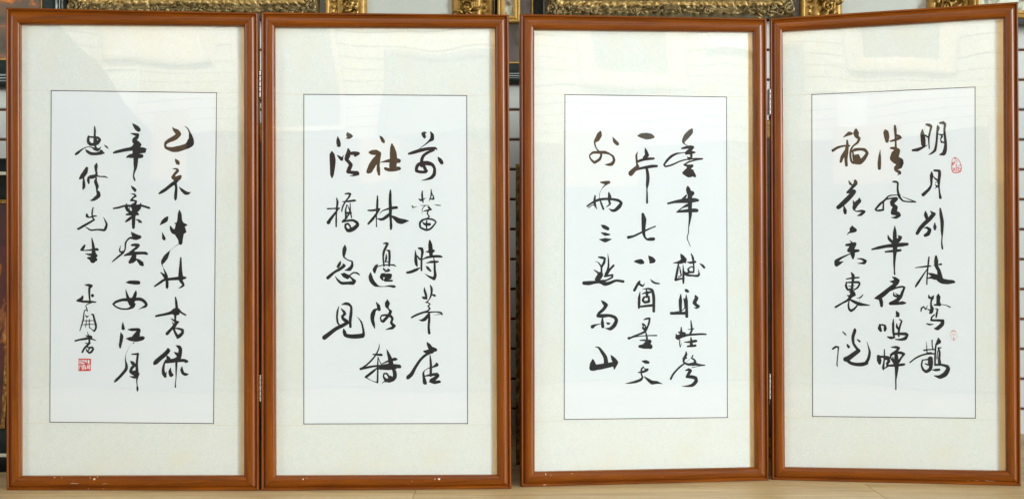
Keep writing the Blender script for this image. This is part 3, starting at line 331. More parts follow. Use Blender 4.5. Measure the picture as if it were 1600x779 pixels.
PANELS = [  # base corner, facing angle, outer corners, sight-edge corners, ruled-line corners (metres, in the plane of the panel; TL TR BR BL)
 dict(o=(-1.2623,-0.0168), yaw=-0.01254,
  outer=[(-0.0016, 1.2032), (0.6297, 1.1889), (0.6321, 0.0), (0.0, 0.0)],
  inner=[(0.0337, 1.1616), (0.5945, 1.1559), (0.5945, 0.0374), (0.0358, 0.0348)],
  ruled=[(0.1069, 0.9981), (0.524, 0.992), (0.5164, 0.1648), (0.1035, 0.1674)]),
 dict(o=(-0.6247,-0.0247), yaw=0.03833,
  outer=[(0.0, 1.1904), (0.6171, 1.1887), (0.6236, 0.0), (0.0, -0.0)],
  inner=[(0.034, 1.1531), (0.5823, 1.1547), (0.588, 0.0345), (0.0364, 0.0367)],
  ruled=[(0.1034, 0.9883), (0.5122, 0.9873), (0.5144, 0.1621), (0.1034, 0.1634)]),
 dict(o=(0.0227,0.0235), yaw=0.12936,
  outer=[(-0.0016, 1.1951), (0.645, 1.1999), (0.6502, 0.0), (0.0, 0.0)],
  inner=[(0.0344, 1.1563), (0.6095, 1.1641), (0.6147, 0.0343), (0.0357, 0.0367)],
  ruled=[(0.1142, 0.9955), (0.5415, 0.9962), (0.5439, 0.1634), (0.1124, 0.1662)]),
 dict(o=(0.6776,0.1160), yaw=-0.12953,
  outer=[(-0.0049, 1.2018), (0.6141, 1.2286), (0.6211, 0.0), (0.0, 0.0)],
  inner=[(0.0278, 1.1671), (0.5798, 1.1883), (0.5861, 0.0367), (0.0338, 0.0332)],
  ruled=[(0.1024, 1.0037), (0.5124, 1.0162), (0.5133, 0.1679), (0.1044, 0.165)]),
]


# ---------------- floor ----------------
box('floor', -7, 7, -7.2, 2.2, -.06, -.004, plain('subfloor_oak', (.46, .33, .19), .5, .3), kind='structure')
fl = bpy.data.objects['floor']
PL, PW = 1.145, .20
pm = {}
def plank_mesh(x0, x1, y0, y1, nm='plank'):
    L = round(x1-x0, 3)
    if L not in pm:
        v, f = boxdata(0, L-.0012, 0, PW-.0012, -.0038, 0)
        me = bpy.data.meshes.new('plank'); me.from_pydata(v, [], f)
        bm = bmesh.new(); bm.from_mesh(me)
        bmesh.ops.bevel(bm, geom=[e for e in bm.edges if all(q.co.z > -.001 for q in e.verts)], offset=.0006, segments=1, affect='EDGES')
        bm.to_mesh(me); bm.free(); me.materials.append(OAK); pm[L] = me
    o = bpy.data.objects.new('plank', pm[L]); COL.objects.link(o); o.parent = fl; o.location = (x0, y0, 0)
rows = list(range(-9, 6))
for k in rows:
    y0 = -.135 + k*PW
    off = .905 + (0 if k == 0 else (k*.41) % 1.0*PL)
    j = off
    while j > -2.6: j -= PL
    while j < 2.6:
        plank_mesh(j, j+PL, y0, y0+PW); j += PL

# ---------------- the wall behind the screens ----------------
YW = .90
def slat_wall(y, x0, x1, zg, n0, n1, label, facing=-1, matb=SLATM):
    P = .0975
    wl = empty('slat_wall', ((x0+x1)/2, y, 0), label, 'wall'); 
    b = box('groove_backing', x0-(x0+x1)/2, x1-(x0+x1)/2, *(sorted((.012*-facing, .03*-facing))), 0, 3.3, GROOVE, wl)
    me = None
    for k in range(n0, n1):
        if me is None:
            w2 = (x1-x0)/2
            # a slat: flat face with a small lipped lower edge
            prof = [(0, .0065), (0, .0925), (.004, .0975-.0035), (.0115, .094), (.0115, .004), (.003, .004)]
            V = []; n = len(prof)
            for sx in (-w2, w2):
                for (d, z) in prof: V.append((sx, d*-facing, z))
            Fc = [tuple(range(n)), tuple(range(2*n-1, n-1, -1))] + [(i, n+i, n+(i+1) % n, (i+1) % n) for i in range(n)]
            o = fix(mesh_obj('slat', V, Fc, matb, wl)); me = o.data
        else:
            o = bpy.data.objects.new('slat', me); COL.objects.link(o); o.parent = wl
        o.location = (0, 0, zg + k*P)
    return wl
slat_wall(YW, -3.2, 3.2, 1.0555, -11, 14, 'grey slatted display wall standing behind both folding screens')

# ---------------- folding calligraphy screens ----------------
PROF = [(0.0, -.0020), (.02, .0006), (.07, .0022), (.12, .0020), (.155, .0002), (.18, -.0030), (.215, -.0032), (.24, -.0012), (.30, .0012), (.38, .0031), (.46, .0043), (.56, .0049), (.68, .0049), (.80, .0042), (.90, .0026), (.96, .0006), (1.0, -.0028), (1.0, -.0036)]
def q2(c, d): return (c[0], -d, c[1])          # panel space: x along, y into depth, z up
def lerp(a, b, t): return (a[0]+(b[0]-a[0])*t, a[1]+(b[1]-a[1])*t)
def prof_h(t):
    for (a, ha), (b, hb) in zip(PROF, PROF[1:]):
        if a <= t <= b and b > a: return ha+(hb-ha)*(t-a)/(b-a)
    return 0
def blob_mesh(strokes, step=.00055, grow=1.03):
    """fills brush strokes (point, point, width) into one clean flat outline"""
    segs = []
    for st in strokes:
        P = np.array([[float(v) for v in p.split(',')] for p in st.split(' ')])*1e-4
        n = len(P); Q = np.vstack([2*P[0]-P[1], P, 2*P[-1]-P[-2]])
        for i in range(n-1):
            p0, p1, p2, p3 = Q[i:i+4]
            L = np.hypot(*(p2-p1)[:2]); m = max(2, int(L/.0012))
            # blend towards straight at sharp turns to avoid overshoot
            d0 = p1-p0; d1 = p2-p1; d2 = p3-p2
            def cs(a, b):
                na, nb = np.hypot(*a[:2]), np.hypot(*b[:2]); return (a[:2]@b[:2])/(na*nb+1e-12)
            t1 = .5*(p2-p0)*max(0., cs(d0, d1)); t2 = .5*(p3-p1)*max(0., cs(d1, d2))
            t1 = t1*min(1., L/(np.hypot(*t1[:2])+1e-9)); t2 = t2*min(1., L/(np.hypot(*t2[:2])+1e-9))
            t = np.linspace(0, 1, m, endpoint=False)[:, None]
            h = (2*t**3-3*t**2+1)*p1+(t**3-2*t**2+t)*t1+(-2*t**3+3*t**2)*p2+(t**3-t**2)*t2
            h[:, 2] = (p1[2]+(p2[2]-p1[2])*t[:, 0])
            segs.append(h)
        segs.append(P[-1:])
    A = np.vstack(segs); A[:, 2] = np.maximum(A[:, 2]*.5*grow+.0001, .00026)
    x0, z0 = A[:, 0].min()-.008, A[:, 1].min()-.008; x1, z1 = A[:, 0].max()+.008, A[:, 1].max()+.008
    nx = int((x1-x0)/step)+2; nz = int((z1-z0)/step)+2
    fld = np.full((nz, nx), .01)
    gx = x0+np.arange(nx)*step; gz = z0+np.arange(nz)*step
    for (a, b, r) in A:
        i0 = max(0, int((a-r-x0)/step)-3); i1 = min(nx, int((a+r-x0)/step)+5)
        j0 = max(0, int((b-r-z0)/step)-3); j1 = min(nz, int((b+r-z0)/step)+5)
        d = np.hypot(gx[None, i0:i1]-a, gz[j0:j1, None]-b)-r
        sub = fld[j0:j1, i0:i1]; np.minimum(sub, d, out=sub)
    # dry-brush raggedness of the edge
    ph = random.random()*50
    fld += .00016*np.sin(gx[None, :]*1900+ph+3*np.sin(gz[:, None]*700))*np.sin(gz[:, None]*1700+ph*2+2*np.sin(gx[None, :]*900))
    V = []; vid = {}; Fc = []
    ins = fld < 0
    def gv(j, i):
        k = (0, j, i)
        if k not in vid: vid[k] = len(V); V.append((gx[i], gz[j]))
        return vid[k]
    def ev(j, i, jj, ii):
        k = (1, j, i, jj, ii) if (j, i) < (jj, ii) else (1, jj, ii, j, i)
        if k not in vid:
            a, b = fld[j, i], fld[jj, ii]; t = a/(a-b)
            vid[k] = len(V); V.append((gx[i]+(gx[ii]-gx[i])*t, gz[j]+(gz[jj]-gz[j])*t))
        return vid[k]
    cnt = ins[:-1, :-1].astype(int)+ins[1:, :-1]+ins[:-1, 1:]+ins[1:, 1:]
    for j, i in zip(*np.nonzero(cnt)):
        cs4 = [(j, i), (j, i+1), (j+1, i+1), (j+1, i)]
        fs = [ins[c] for c in cs4]
        if all(fs): Fc.append(tuple(gv(*c) for c in cs4)); continue
        if sum(fs) == 2 and fs[0] == fs[2]:
            for k in range(4):
                if fs[k]:
                    a = cs4[k-1]; b = cs4[(k+1) % 4]; Fc.append((gv(*cs4[k]), ev(*cs4[k], *b), ev(*a, *cs4[k])))
            continue
        poly = []
        for k in range(4):
            a = cs4[k]; b = cs4[(k+1) % 4]
            if fs[k]: poly.append(gv(*a))
            if fs[k] != fs[(k+1) % 4]: poly.append(ev(*a, *b))
        if len(poly) >= 3: Fc.append(tuple(poly))
    return V, Fc
def ring_rect(outer, inner, d, dback=None):
    V = [q2(c, d) for c in outer]+[q2(c, d) for c in inner]
    Fc = [(k, (k+1) % 4, 4+(k+1) % 4, 4+k) for k in range(4)]
    return V, Fc
def inset(q, a):
    TL, TR, BR, BL = q
    return [(TL[0]+a, TL[1]-a), (TR[0]-a, TR[1]-a), (BR[0]-a, BR[1]+a), (BL[0]+a, BL[1]+a)]
def slab(name, q, d0, d1, mat, parent, **k):
    """thin slab over a four-cornered outline, front at depth d0 (towards the viewer), back at d1"""
    V = [q2(c, d0) for c in q]+[q2(c, d1) for c in q]
    Fc = [(3, 2, 1, 0), (4, 5, 6, 7)]+[(a, (a+1) % 4, 4+(a+1) % 4, 4+a) for a in range(4)]
    return fix(mesh_obj(name, V, Fc, mat, parent, **k))

CH = [  # small bare chips in the bottom rails: along (m), across (0 outer .. 1 sight edge), length, width
 [(.099, .93, .006, .002), (.119, .92, .003, .002), (.104, .50, .0012, .0010), (.200, .90, .004, .0018), (.213, .82, .007, .0055), (.219, .95, .004, .002), (.165, .52, .030, .0010), (.205, .12, .003, .0015), (.243, .13, .004, .0008), (.245, .5, .02, .0008)],
 [(.083, .80, .004, .004), (.091, .86, .003, .0018), (.455, .78, .009, .0065), (.444, .77, .004, .003), (.380, .62, .002, .0016)],
 [(.036, .85, .002, .006), (.052, .80, .0012, .004), (.056, .12, .012, .0012), (.110, .86, .004, .0012)],
 [(.555, .30, .028, .0010), (.520, .32, .012, .0008), (.498, .30, .006, .0008), (.545, .36, .012, .0008)]]
def build_panel(i, root):
    P = PANELS[i]; ox, oy = P['o']; rx, ry, _ = root.location
    O, I, R = P['outer'], P['inner'], P['ruled']
    loc = (ox-rx, oy-ry, 0); rot = (0, 0, P['yaw'])
    D = .022
    # hidden carcass behind the moulding: rebate sides and back board
    carc_o = inset(O, .004); V = []; Fc = []
    rb = inset(I, .0)      # sight edge
    loops = [(carc_o, -.004), (carc_o, -D), (rb, -D), (rb, -.0040)]
    for q, d in loops: V += [q2(c, d) for c in q]
    for a in range(len(loops)):
        b = (a+1) % len(loops)
        for k in range(4): Fc.append((a*4+k, a*4+(k+1) % 4, b*4+(k+1) % 4, b*4+k))
    fr = fix(mesh_obj('panel_frame', V, Fc, RAW, root, loc=loc, rot=rot))
    for k, nm in enumerate(('rail', 'stile', 'rail', 'stile')):
        V = []; Fc = []; n = len(PROF); cnr = ((O[k], I[k]), (O[(k+1) % 4], I[(k+1) % 4])); NS = 24
        path = [(0.0, -D)]+list(PROF)
        for s in range(NS+1):
            u = s/NS
            for (t, h) in path:
                a = lerp(cnr[0][0], cnr[0][1], t); b = lerp(cnr[1][0], cnr[1][1], t)
                # hair-thin mitre joint at the corners
                e0 = .0004/(abs(a[0]-b[0])+abs(a[1]-b[1])); uu = e0+(1-2*e0)*u
                c = lerp(a, b, uu)
                hh = h
                V.append(q2(c, hh))
        m = len(path)
        for s in range(NS):
            for j in range(m-1): Fc.append((s*m+j, (s+1)*m+j, (s+1)*m+j+1, s*m+j+1))
        o = fix(mesh_obj(nm, V, Fc, WOODH if nm == 'rail' else WOODV, fr, smooth=True))
        # smooth normals only across the curved moulding
        for pl in o.data.polygons:
            if (pl.index % (m-1)) == 0: pl.use_smooth = False
    for (sx, t, L, W) in CH[i]:
        wdt = P['outer'][2][0]; u = sx/wdt
        c = lerp(lerp(O[3], O[2], u), lerp(I[3], I[2], u), t)
        rim = []; n = 9
        for a in range(n):
            an = 2*math.pi*a/n; r = .75+.5*random.random()
            x = c[0]+math.cos(an)*L*.38*r; zz = c[1]+math.sin(an)*W*.38*r
            tt = min(1, max(0, t+(zz-c[1])/.0355)); rim.append((x, -(prof_h(tt)+.00022), zz))
        mesh_obj('paint_chip', [(c[0], -(prof_h(t)+.0003), c[1])]+rim, [(0, 1+a, 1+(a+1) % n) for a in range(n)], CHIP, fr)
    # mounting: backing and four silk strips
    mt = slab('silk_mount', inset(I, -.0), -.0136, -.0165, BACK, root, loc=loc, rot=rot)
    sheet = R
    T, Bq = sheet[0][1], sheet[3][1]; T2, B2 = sheet[1][1], sheet[2][1]
    g = .0004
    def zt(x, off=0): return T+(T2-T)*(x-sheet[0][0])/(sheet[1][0]-sheet[0][0])+off
    def zb(x, off=0): return Bq+(B2-Bq)*(x-sheet[3][0])/(sheet[2][0]-sheet[3][0])+off
    xl, xr = I[0][0]-.004, I[1][0]+.006; xlb, xrb = I[3][0]-.004, I[2][0]+.006
    slab('silk_strip', [(xl, I[0][1]+.004), (xr, I[1][1]+.004), (xr, zt(xr)+g), (xl, zt(xl)+g)], -.0121, -.0131, SILK, mt)
    bo = .003
    slab('silk_strip', [(xlb, zb(xlb, -bo)-g), (xrb, zb(xrb, -bo)-g), (xrb, I[2][1]-.004), (xlb, I[3][1]-.004)], -.0121, -.0131, SILK, mt)
    slab('silk_strip', [(xl, zt(xl)-g), (sheet[0][0]+.002, zt(sheet[0][0])-g), (sheet[3][0]+.002, zb(sheet[3][0], -bo)+g), (xlb, zb(xlb, -bo)+g)], -.0121, -.0131, SILK, mt)
    slab('silk_strip', [(sheet[1][0]-.002, zt(sheet[1][0])-g), (xr, zt(xr)-g), (xrb, zb(xrb, -bo)+g), (sheet[2][0]-.002, zb(sheet[2][0], -bo)+g)], -.0121, -.0131, SILK, mt)
    slab('silk_strip', [(sheet[3][0]+.002+g, zb(sheet[3][0])+.003), (sheet[2][0]-.002-g, zb(sheet[2][0])+.003), (sheet[2][0]-.002-g, zb(sheet[2][0], -bo)), (sheet[3][0]+.002+g, zb(sheet[3][0], -bo))], -.01212, -.0131, SILK, mt)
    for zz, f, o2 in ((0, zt, 0), (1, zb, -bo)):
        slab('seam', [(xl, f(xl, o2)+.0006), (xr, f(xr, o2)+.0006), (xr, f(xr, o2)-.0006), (xl, f(xl, o2)-.0006)], -.01235, -.0130, SEAM, mt)
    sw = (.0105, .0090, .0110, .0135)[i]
    slab('shadow_strip', [(I[1][0]-sw, I[1][1]+.002), (I[1][0]+.004, I[1][1]+.002), (I[2][0]+.004, I[2][1]-.002), (I[2][0]-sw, I[2][1]-.002)], -.0117, -.0120, SHADOW_TAN, mt)  # tan strip added for the frame's shadow inside the right stile
    ps = slab('calligraphy_sheet', sheet, -.0119, -.0124, PAPER, root, loc=loc, rot=rot)
    # ruled border
    V, Fc = ring_rect(inset(sheet, -.0002), inset(sheet, .0017), -.01182)
    V += [(a, b+.00006, c) for a, b, c in V]; Fc += [tuple(x+8 for x in f[::-1]) for f in Fc]
    Fc += [(k, 8+k, 8+(k+1) % 4, (k+1) % 4) for k in range(4)]
    mesh_obj('ruled_border', V, Fc, LINE, ps)
    for c in INK[i]:
        V, Fc = blob_mesh(c.split(';'))
        mesh_obj('character', [(x, .01180, z) for x, z in V], [f for f in Fc], INKM, ps)
    for c in SEALS[i]:
        V, Fc = blob_mesh(c.split(';'), .0003, 1.4 if i == 0 else 1.5)
        mi = 0 if i == 0 else (1 if c is SEALS[i][0] else 2)
        s = mesh_obj('seal', [(x, .01180, z) for x, z in V], Fc, RED[mi], ps)
        s['label'] = ('square red seal stamp with pale carved characters', 'pear-shaped red seal stamp with fine lines', 'faint small oval red seal stamp')[mi]
    slab('glass_pane', inset(I, .0002), -.0042, -.0060, GLASS, root, loc=loc, rot=rot)

def hinge(root, x, y, zc, tilt=0):
    rx, ry, _ = root.location
    V = []; Fc = []
    Vt, Ft = tube('k', [(0, 0, -.0335), (0, 0, .0335)], [.0022, .0022], None)
    h = mesh_obj('hinge', Vt, Ft, SCREW, root, loc=(x-rx, y-ry, zc))
    for k in range(5):
        z0 = -.033+k*.0134
        Vt, Ft = tube('k', [(0, 0, z0), (0, 0, z0+.0012), (0, 0, z0+.0118), (0, 0, z0+.0130)], [.0027, .0033, .0033, .0027], None, seg=14)
        mesh_obj('knuckle', Vt, Ft, STEEL, h, smooth=False)
    for sx in (-1, 1):
        b = box('hinge_leaf', min(sx*.0018, sx*.0030), max(sx*.0018, sx*.0030), .001, .017, -.033, .033, STEEL, h)
    Vt, Ft = tube('k', [(0, .002, -.047), (0, .002, -.036)], [.0016, .0024], None, seg=8)
    mesh_obj('hinge_pin_tip', Vt, Ft, SCREW, h)

GRP = 'two-panel folding calligraphy screens'
sa = empty('folding_screen', (-.63, 0, 0), 'cherry wood folding screen standing at left, with a square red seal on its calligraphy', 'folding screen', GRP)
sb = empty('folding_screen', (.67, .06, 0), 'cherry wood folding screen standing at right, with a pear-shaped red seal on its calligraphy', 'folding screen', GRP)
for i in (0, 1): build_panel(i, sa)
for i in (2, 3): build_panel(i, sb)
hinge(sa, -.6275, -.0215, 1.0115); hinge(sa, -.6275, -.0215, .2545)
hinge(sb, .6722, .118, .9845); hinge(sb, .6722, .118, .2430)

# ---------------- frames hanging and leaning at the wall ----------------
def mould(name, corners, width, prof, mat, parent, carve=0, cscale=60, NS=40, mat2=None, wave=0):
    """picture-frame sides: profile (across 0..1, height) swept between mitred corners; corners in x,z of the frame's own space"""
    cx = [min(c[0] for c in corners), max(c[0] for c in corners)]; cz = [min(c[1] for c in corners), max(c[1] for c in corners)]
    O = [(cx[0], cz[1]), (cx[1], cz[1]), (cx[1], cz[0]), (cx[0], cz[0])]; I = inset(O, width)
    res = []
    for k in range(4):
        V = []; Fc = []; m = len(prof); L = abs(O[k][0]-O[(k+1) % 4][0])+abs(O[k][1]-O[(k+1) % 4][1])
        ns = max(6, int(L*NS)) if carve else 2
        for s in range(ns+1):
            u = s/ns
            for (t, h, cv) in prof:
                a = lerp(O[k], I[k], t); b = lerp(O[(k+1) % 4], I[(k+1) % 4], t); c = lerp(a, b, u); hh = h
                if cv and carve:
                    p = Vector((c[0]*cscale, c[1]*cscale, k*3.1))
                    nn = noise.noise(p)+.6*noise.noise(p*2.3)
                    nn = abs(nn)*1.6-.25
                    hh += cv*carve*nn
                    if wave and t < .3:
                        ctr = ((O[0][0]+O[1][0])/2, (O[0][1]+O[3][1])/2)
                        ww = wave*(.5+.5*math.sin(u*L*21+k))*(.3-t)/.3
                        c = (c[0]+(ctr[0]-c[0])*ww, c[1]+(ctr[1]-c[1])*ww)
                V.append(q2(c, hh))
        for s in range(ns):
            for j in range(m-1): Fc.append((s*m+j, (s+1)*m+j, (s+1)*m+j+1, s*m+j+1))
        o = mesh_obj('frame_side', V, Fc, [mat]+([mat2] if mat2 else []), parent, smooth=True)
        fix(o)
        for e in o.data.polygons:
            j = e.index % (m-1)
            if mat2 and (prof[j][2] == -1 or (prof[j][2] == 1 and not wave)): e.material_index = 1
        res.append(o)
    return O, I
def spiral(cx, cz, r0, turns, rad, y, mat, parent, name='scroll', dirn=1, a0=0):
    pts = []; rr = []
    n = int(22*turns)
    for k in range(n+1):
        t = k/n; a = a0+dirn*2*math.pi*turns*t; r = r0*(1-.78*t)
        pts.append((cx+r*math.cos(a), y-.006*t, cz+r*math.sin(a))); rr.append(rad*(1-.35*t))
    V, Fc = tube('s', pts, rr, None, seg=8)
    return mesh_obj(name, V, Fc, mat, parent, smooth=True)
def leafs(n, x0, x1, z0, z1, y, mat, parent, size):
    for _ in range(n):
        cx = random.uniform(x0, x1); cz = random.uniform(z0, z1); a = random.uniform(0, 6.28); s = size*random.uniform(.6, 1.3)
        pts = []; rr = []
        for k in range(7):
            t = k/6; aa = a+1.6*t
            pts.append((cx+s*t*math.cos(aa), y-.010*math.sin(t*math.pi), cz+s*t*math.sin(aa))); rr.append(max(.0006, s*.20*math.sin(math.pi*(.12+.8*t))))
        V, Fc = tube('s', pts, rr, None, seg=6)
        mesh_obj('carved_leaf', V, Fc, mat, parent, smooth=True)

ZH = .60
def bx(px, y): return (px-800)/F*(y+3)
def bz(py, y): return ZH+(389.5-py)/F*(y+3)

def ornate_frame(px0, px1, y, zb, ztop, label, cart=False):
    x0, x1 = bx(px0, y), bx(px1, y); xm = (x0+x1)/2
    r = empty('ornate_picture_frame', (xm, y, zb), label, 'picture frame', 'wide antique gilt frames on the wall')
    w2 = (x1-x0)/2; H = ztop-zb
    prof = [(0, -.030, 0), (0, .004, 0), (.06, .014, 1), (.13, .019, 1), (.21, .018, 1), (.29, .012, 1), (.37, .009, .5), (.42, .012, 0), (.50, .018, -1), (.60, .020, -1), (.70, .016, -1), (.73, .004, 0), (.80, .003, 0), (.82, .010, 0), (.88, .010, .4), (.97, .006, .4), (1, -.006, 0)]
    O, I = mould('f', [(-w2, 0), (w2, H)], .068, prof, GOLDA, r, carve=.017, cscale=42, NS=260, wave=.012, mat2=GOLDB)
    slab('canvas', I, -.010, -.014, OLIVE, r)
    for sx in (-1, 1):
        d = 1 if sx < 0 else -1
        spiral(sx*(w2-.016), .024, .0185, 1.3, .0062, -.020, GOLDA, r, dirn=-d, a0=math.pi/2)
        spiral(sx*(w2-.050), .014, .012, 1.2, .0040, -.020, GOLDA, r, dirn=d, a0=0)
        spiral(sx*(w2-.012), .070, .014, 1.2, .0045, -.020, GOLDA, r, dirn=d, a0=0)
        box('corner_hollow', sx*(w2-.016)-.009, sx*(w2-.016)+.009, -.026, -.012, .015, .033, GOLDD, r, bev=.004)
        a, b = sorted((sx*(w2-.13), sx*(w2-.02))); leafs(18, a, b, .004, .026, -.018, GOLDA, r, .022)
    leafs(20, -.10, .10, .004, .026, -.018, GOLDA, r, .018)
    for sx in (-1, 1):
        for q in (.30, .62): spiral(sx*w2*q, .016, .012, 1.4, .0036, -.019, GOLDA, r, dirn=sx, a0=1.2)
    if cart:
        spiral(-.03, .020, .016, 1.0, .003, -.02, GOLDA, r); spiral(.02, .020, .016, 1.0, .003, -.02, GOLDA, r, dirn=-1, a0=math.pi)
        box('cartouche', -.026, .026, -.030, -.020, .014, .036, GOLDD, r, bev=.004)
        for sx in (-1, 1): fix(mesh_obj('cartouche_ridge', [(0, -.032, .040), (0, -.032, .034), (sx*.016, -.032, .026), (sx*.016, -.032, .031), (0, -.029, .040), (0, -.029, .034), (sx*.016, -.029, .026), (sx*.016, -.029, .031)], [(0,1,2,3),(4,7,6,5),(0,3,7,4),(1,5,6,2),(0,4,5,1),(3,2,6,7)], GOLDA, r))
    return r
YF = .845
ornate_frame(108, 497, YF, bz(24, YF), 2.05, 'wide antique gilt frame with scrolled corners above the left screen')
ornate_frame(853, 1240, YF, bz(27, YF), 2.05, 'wide antique gilt frame with central cartouche above the right screen', True)

def gilt_mirror(px0, px1, y, zb, ztop, label):
    x0, x1 = bx(px0, y), bx(px1, y); xm = (x0+x1)/2; w2 = (x1-x0)/2; H = ztop-zb
    r = empty('gilt_picture_frame', (xm, y, zb), label, 'picture frame', 'gilt frames round a plain pale canvas')
    prof = [(0, -.03, 0), (0, .006, 0), (.05, .010, 0), (.09, .006, 0), (.11, .002, 0), (.14, .008, .5), (.20, .010, .5), (.25, .004, .5), (.28, .004, 0), (.30, .014, 0), (.36, .017, 0), (.42, .014, 0), (.45, .012, 1), (.52, .022, 1), (.60, .028, 1), (.68, .024, 1), (.76, .014, 1), (.80, .008, 0), (.83, .011, 0), (.93, .010, 0), (.96, .004, 0), (1, -.006, 0)]
    O, I = mould('f', [(-w2, 0), (w2, H)], .132, prof, GOLDS, r, carve=.020, cscale=55, NS=220, mat2=GOLD)
    slab('canvas', I, -.008, -.012, MIRR, r)
    for sx in (-1, 1):
        for k in range(5):
            spiral(sx*(w2-.080), .13+k*.045, .018, 1.2, .0055, -.026, GOLD, r, dirn=sx*(1 if k % 2 else -1), a0=k)
        a, b = sorted((sx*(w2-.105), sx*(w2-.058))); leafs(34, a, b, .12, .34, -.022, GOLD, r, .030)
        for k in range(10):
            V, Fc = tube('s', [(0, 0, -.006), (0, 0, -.003), (0, 0, .003), (0, 0, .006)], [.001, .0052, .0052, .001], None, seg=8)
            mesh_obj('bead', [(v[0]+sx*(w2-.0255), v[1]-.009, v[2]+.12+k*.020) for v in V], Fc, GOLD, r, smooth=True)
    return r
gilt_mirror(509, 770, .835, bz(120, .835), 2.0, 'carved gilt frame round a pale canvas above the left screen')
gilt_mirror(1252, 1513, .835, bz(120, .835), 2.0, 'carved gilt frame round a pale canvas above the right screen')

def small_painting(name, px0, px1, y, zb, ztop, fw, prof, mat, canvas, label, group=None, slip=None, slipw=.004, mat2=None, lean=0):
    x0, x1 = bx(px0, y), bx(px1, y); xm = (x0+x1)/2; w2 = (x1-x0)/2; H = ztop-zb
    r = empty(name, (xm, y, zb), label, 'painting', group); r.rotation_euler = (-lean, 0, 0)
    O, I = mould('f', [(-w2, 0), (w2, H)], fw, prof, mat, r, mat2=mat2)
    if slip:
        q = I; I2 = inset(I, slipw)
        V, Fc = ring_rect(q, I2, .001); V += [(a, b+.004, c) for a, b, c in V]; Fc = Fc+[tuple(x+8 for x in f[::-1]) for f in Fc]+[(4+k, 4+(k+1) % 4, 12+(k+1) % 4, 12+k) for k in range(4)]
        mesh_obj('gilt_slip', V, Fc, slip, r)
    slab('canvas', I, -.004, -.008, canvas, r)
    return r
DKP = [(0, -.03, 0), (0, .004, 0), (.10, .006, 0), (.18, .006, -1), (.22, .010, 0), (.28, .010, -1), (.33, .006, 0), (.38, .010, -1), (.44, .012, 0), (.52, .006, 0), (.75, .004, 0), (1, -.002, 0)]
small_painting('dark_framed_painting', -230, 107, .86, bz(135, .86), 2.1, .085, DKP, DKGREEN, FLORAL, 'painting of orange flowers in a dark green frame behind the upper left corner', None, GOLDS, mat2=SILVERL)
small_painting('dark_framed_painting', 760, 862, .86, bz(128, .86), 2.1, .060, DKP, DKGREEN, DULL, 'narrow dark brown painting in a dark green frame above the gap between screens', None, GOLDS, mat2=SILVERL)
GP = [(0, -.03, 0), (0, .006, 0), (.15, .010, 0), (.3, .009, 0), (.36, .003, 0), (.5, .010, 0), (.62, .012, 0), (.8, .006, 0), (.88, .009, 0), (1, -.002, 0)]
small_painting('blossom_painting', 777, 813, .80, bz(36, .80), 2.0, .024, GP, GOLDS, BLOSS, 'pale blossom painting in a thin gilt frame above the gap between screens', 'pale blossom paintings in thin gilt frames')
small_painting('blossom_painting', 1519, 1680, .80, bz(29, .80), 2.0, .026, GP, GOLDS, BLOSS, 'pale blossom painting in a thin gilt frame above the upper right corner', 'pale blossom paintings in thin gilt frames')
box('shelf_bar', bx(1515, .84), bx(1680, .84), .80, .885, bz(36, .84), bz(29.5, .84), BLACK)
tag(bpy.data.objects['shelf_bar'], 'black bar under the pale blossom painting at the right edge', 'shelf')

# leaning on the floor behind the screens
DP = [(0, -.03, 0), (0, .010, 0), (.30, .012, 0), (.34, .016, -1), (.42, .016, 0), (.46, .010, 0), (.85, .006, 0), (1, -.002, 0)]
small_painting('leaning_painting', -190, 70, .235, .0, .86, .115, DP, DKGREEN, RICH, 'dark painting with crimson and orange paint leaning behind the left edge', None, GOLD, .010, mat2=plain('cream_line', (.7, .68, .55)), lean=.13)
small_painting('leaning_painting', 240, 640, .40, .0, .98, .055, GP, GOLDS, blotch('murky_green_oil_paint', [(.3, (.012, .014, .008)), (.6, (.05, .05, .02)), (.75, (.12, .07, .02))], 14), 'murky green painting in a gilt frame leaning behind the left hinge', 'large gilt framed paintings leaning behind the hinges', lean=.13)
small_painting('leaning_painting', 1040, 1440, .46, .0, .995, .055, GP, GOLDS, blotch('murky_brown_oil_paint', [(.3, (.012, .012, .008)), (.6, (.06, .04, .02)), (.75, (.14, .07, .02))], 14), 'murky brown painting in a gilt frame leaning behind the right hinge', 'large gilt framed paintings leaning behind the hinges', lean=.13)
small_painting('gilt_picture_frame', 806, 1000, .34, .0, .86, .07, [(0, -.02, 0), (0, .006, 0), (.2, .016, 0), (.5, .020, 0), (.8, .010, 0), (1, -.002, 0)], GOLD, DULL, 'polished gilt frame leaning behind the left side of the right screen', lean=.17)
box('dark_shelf_end', bx(1597, .7), bx(1640, .7), .62, .66, 0, bz(30, .7), BLACK)
tag(bpy.data.objects['dark_shelf_end'], 'black upright shelf end at the far right edge', 'shelf')

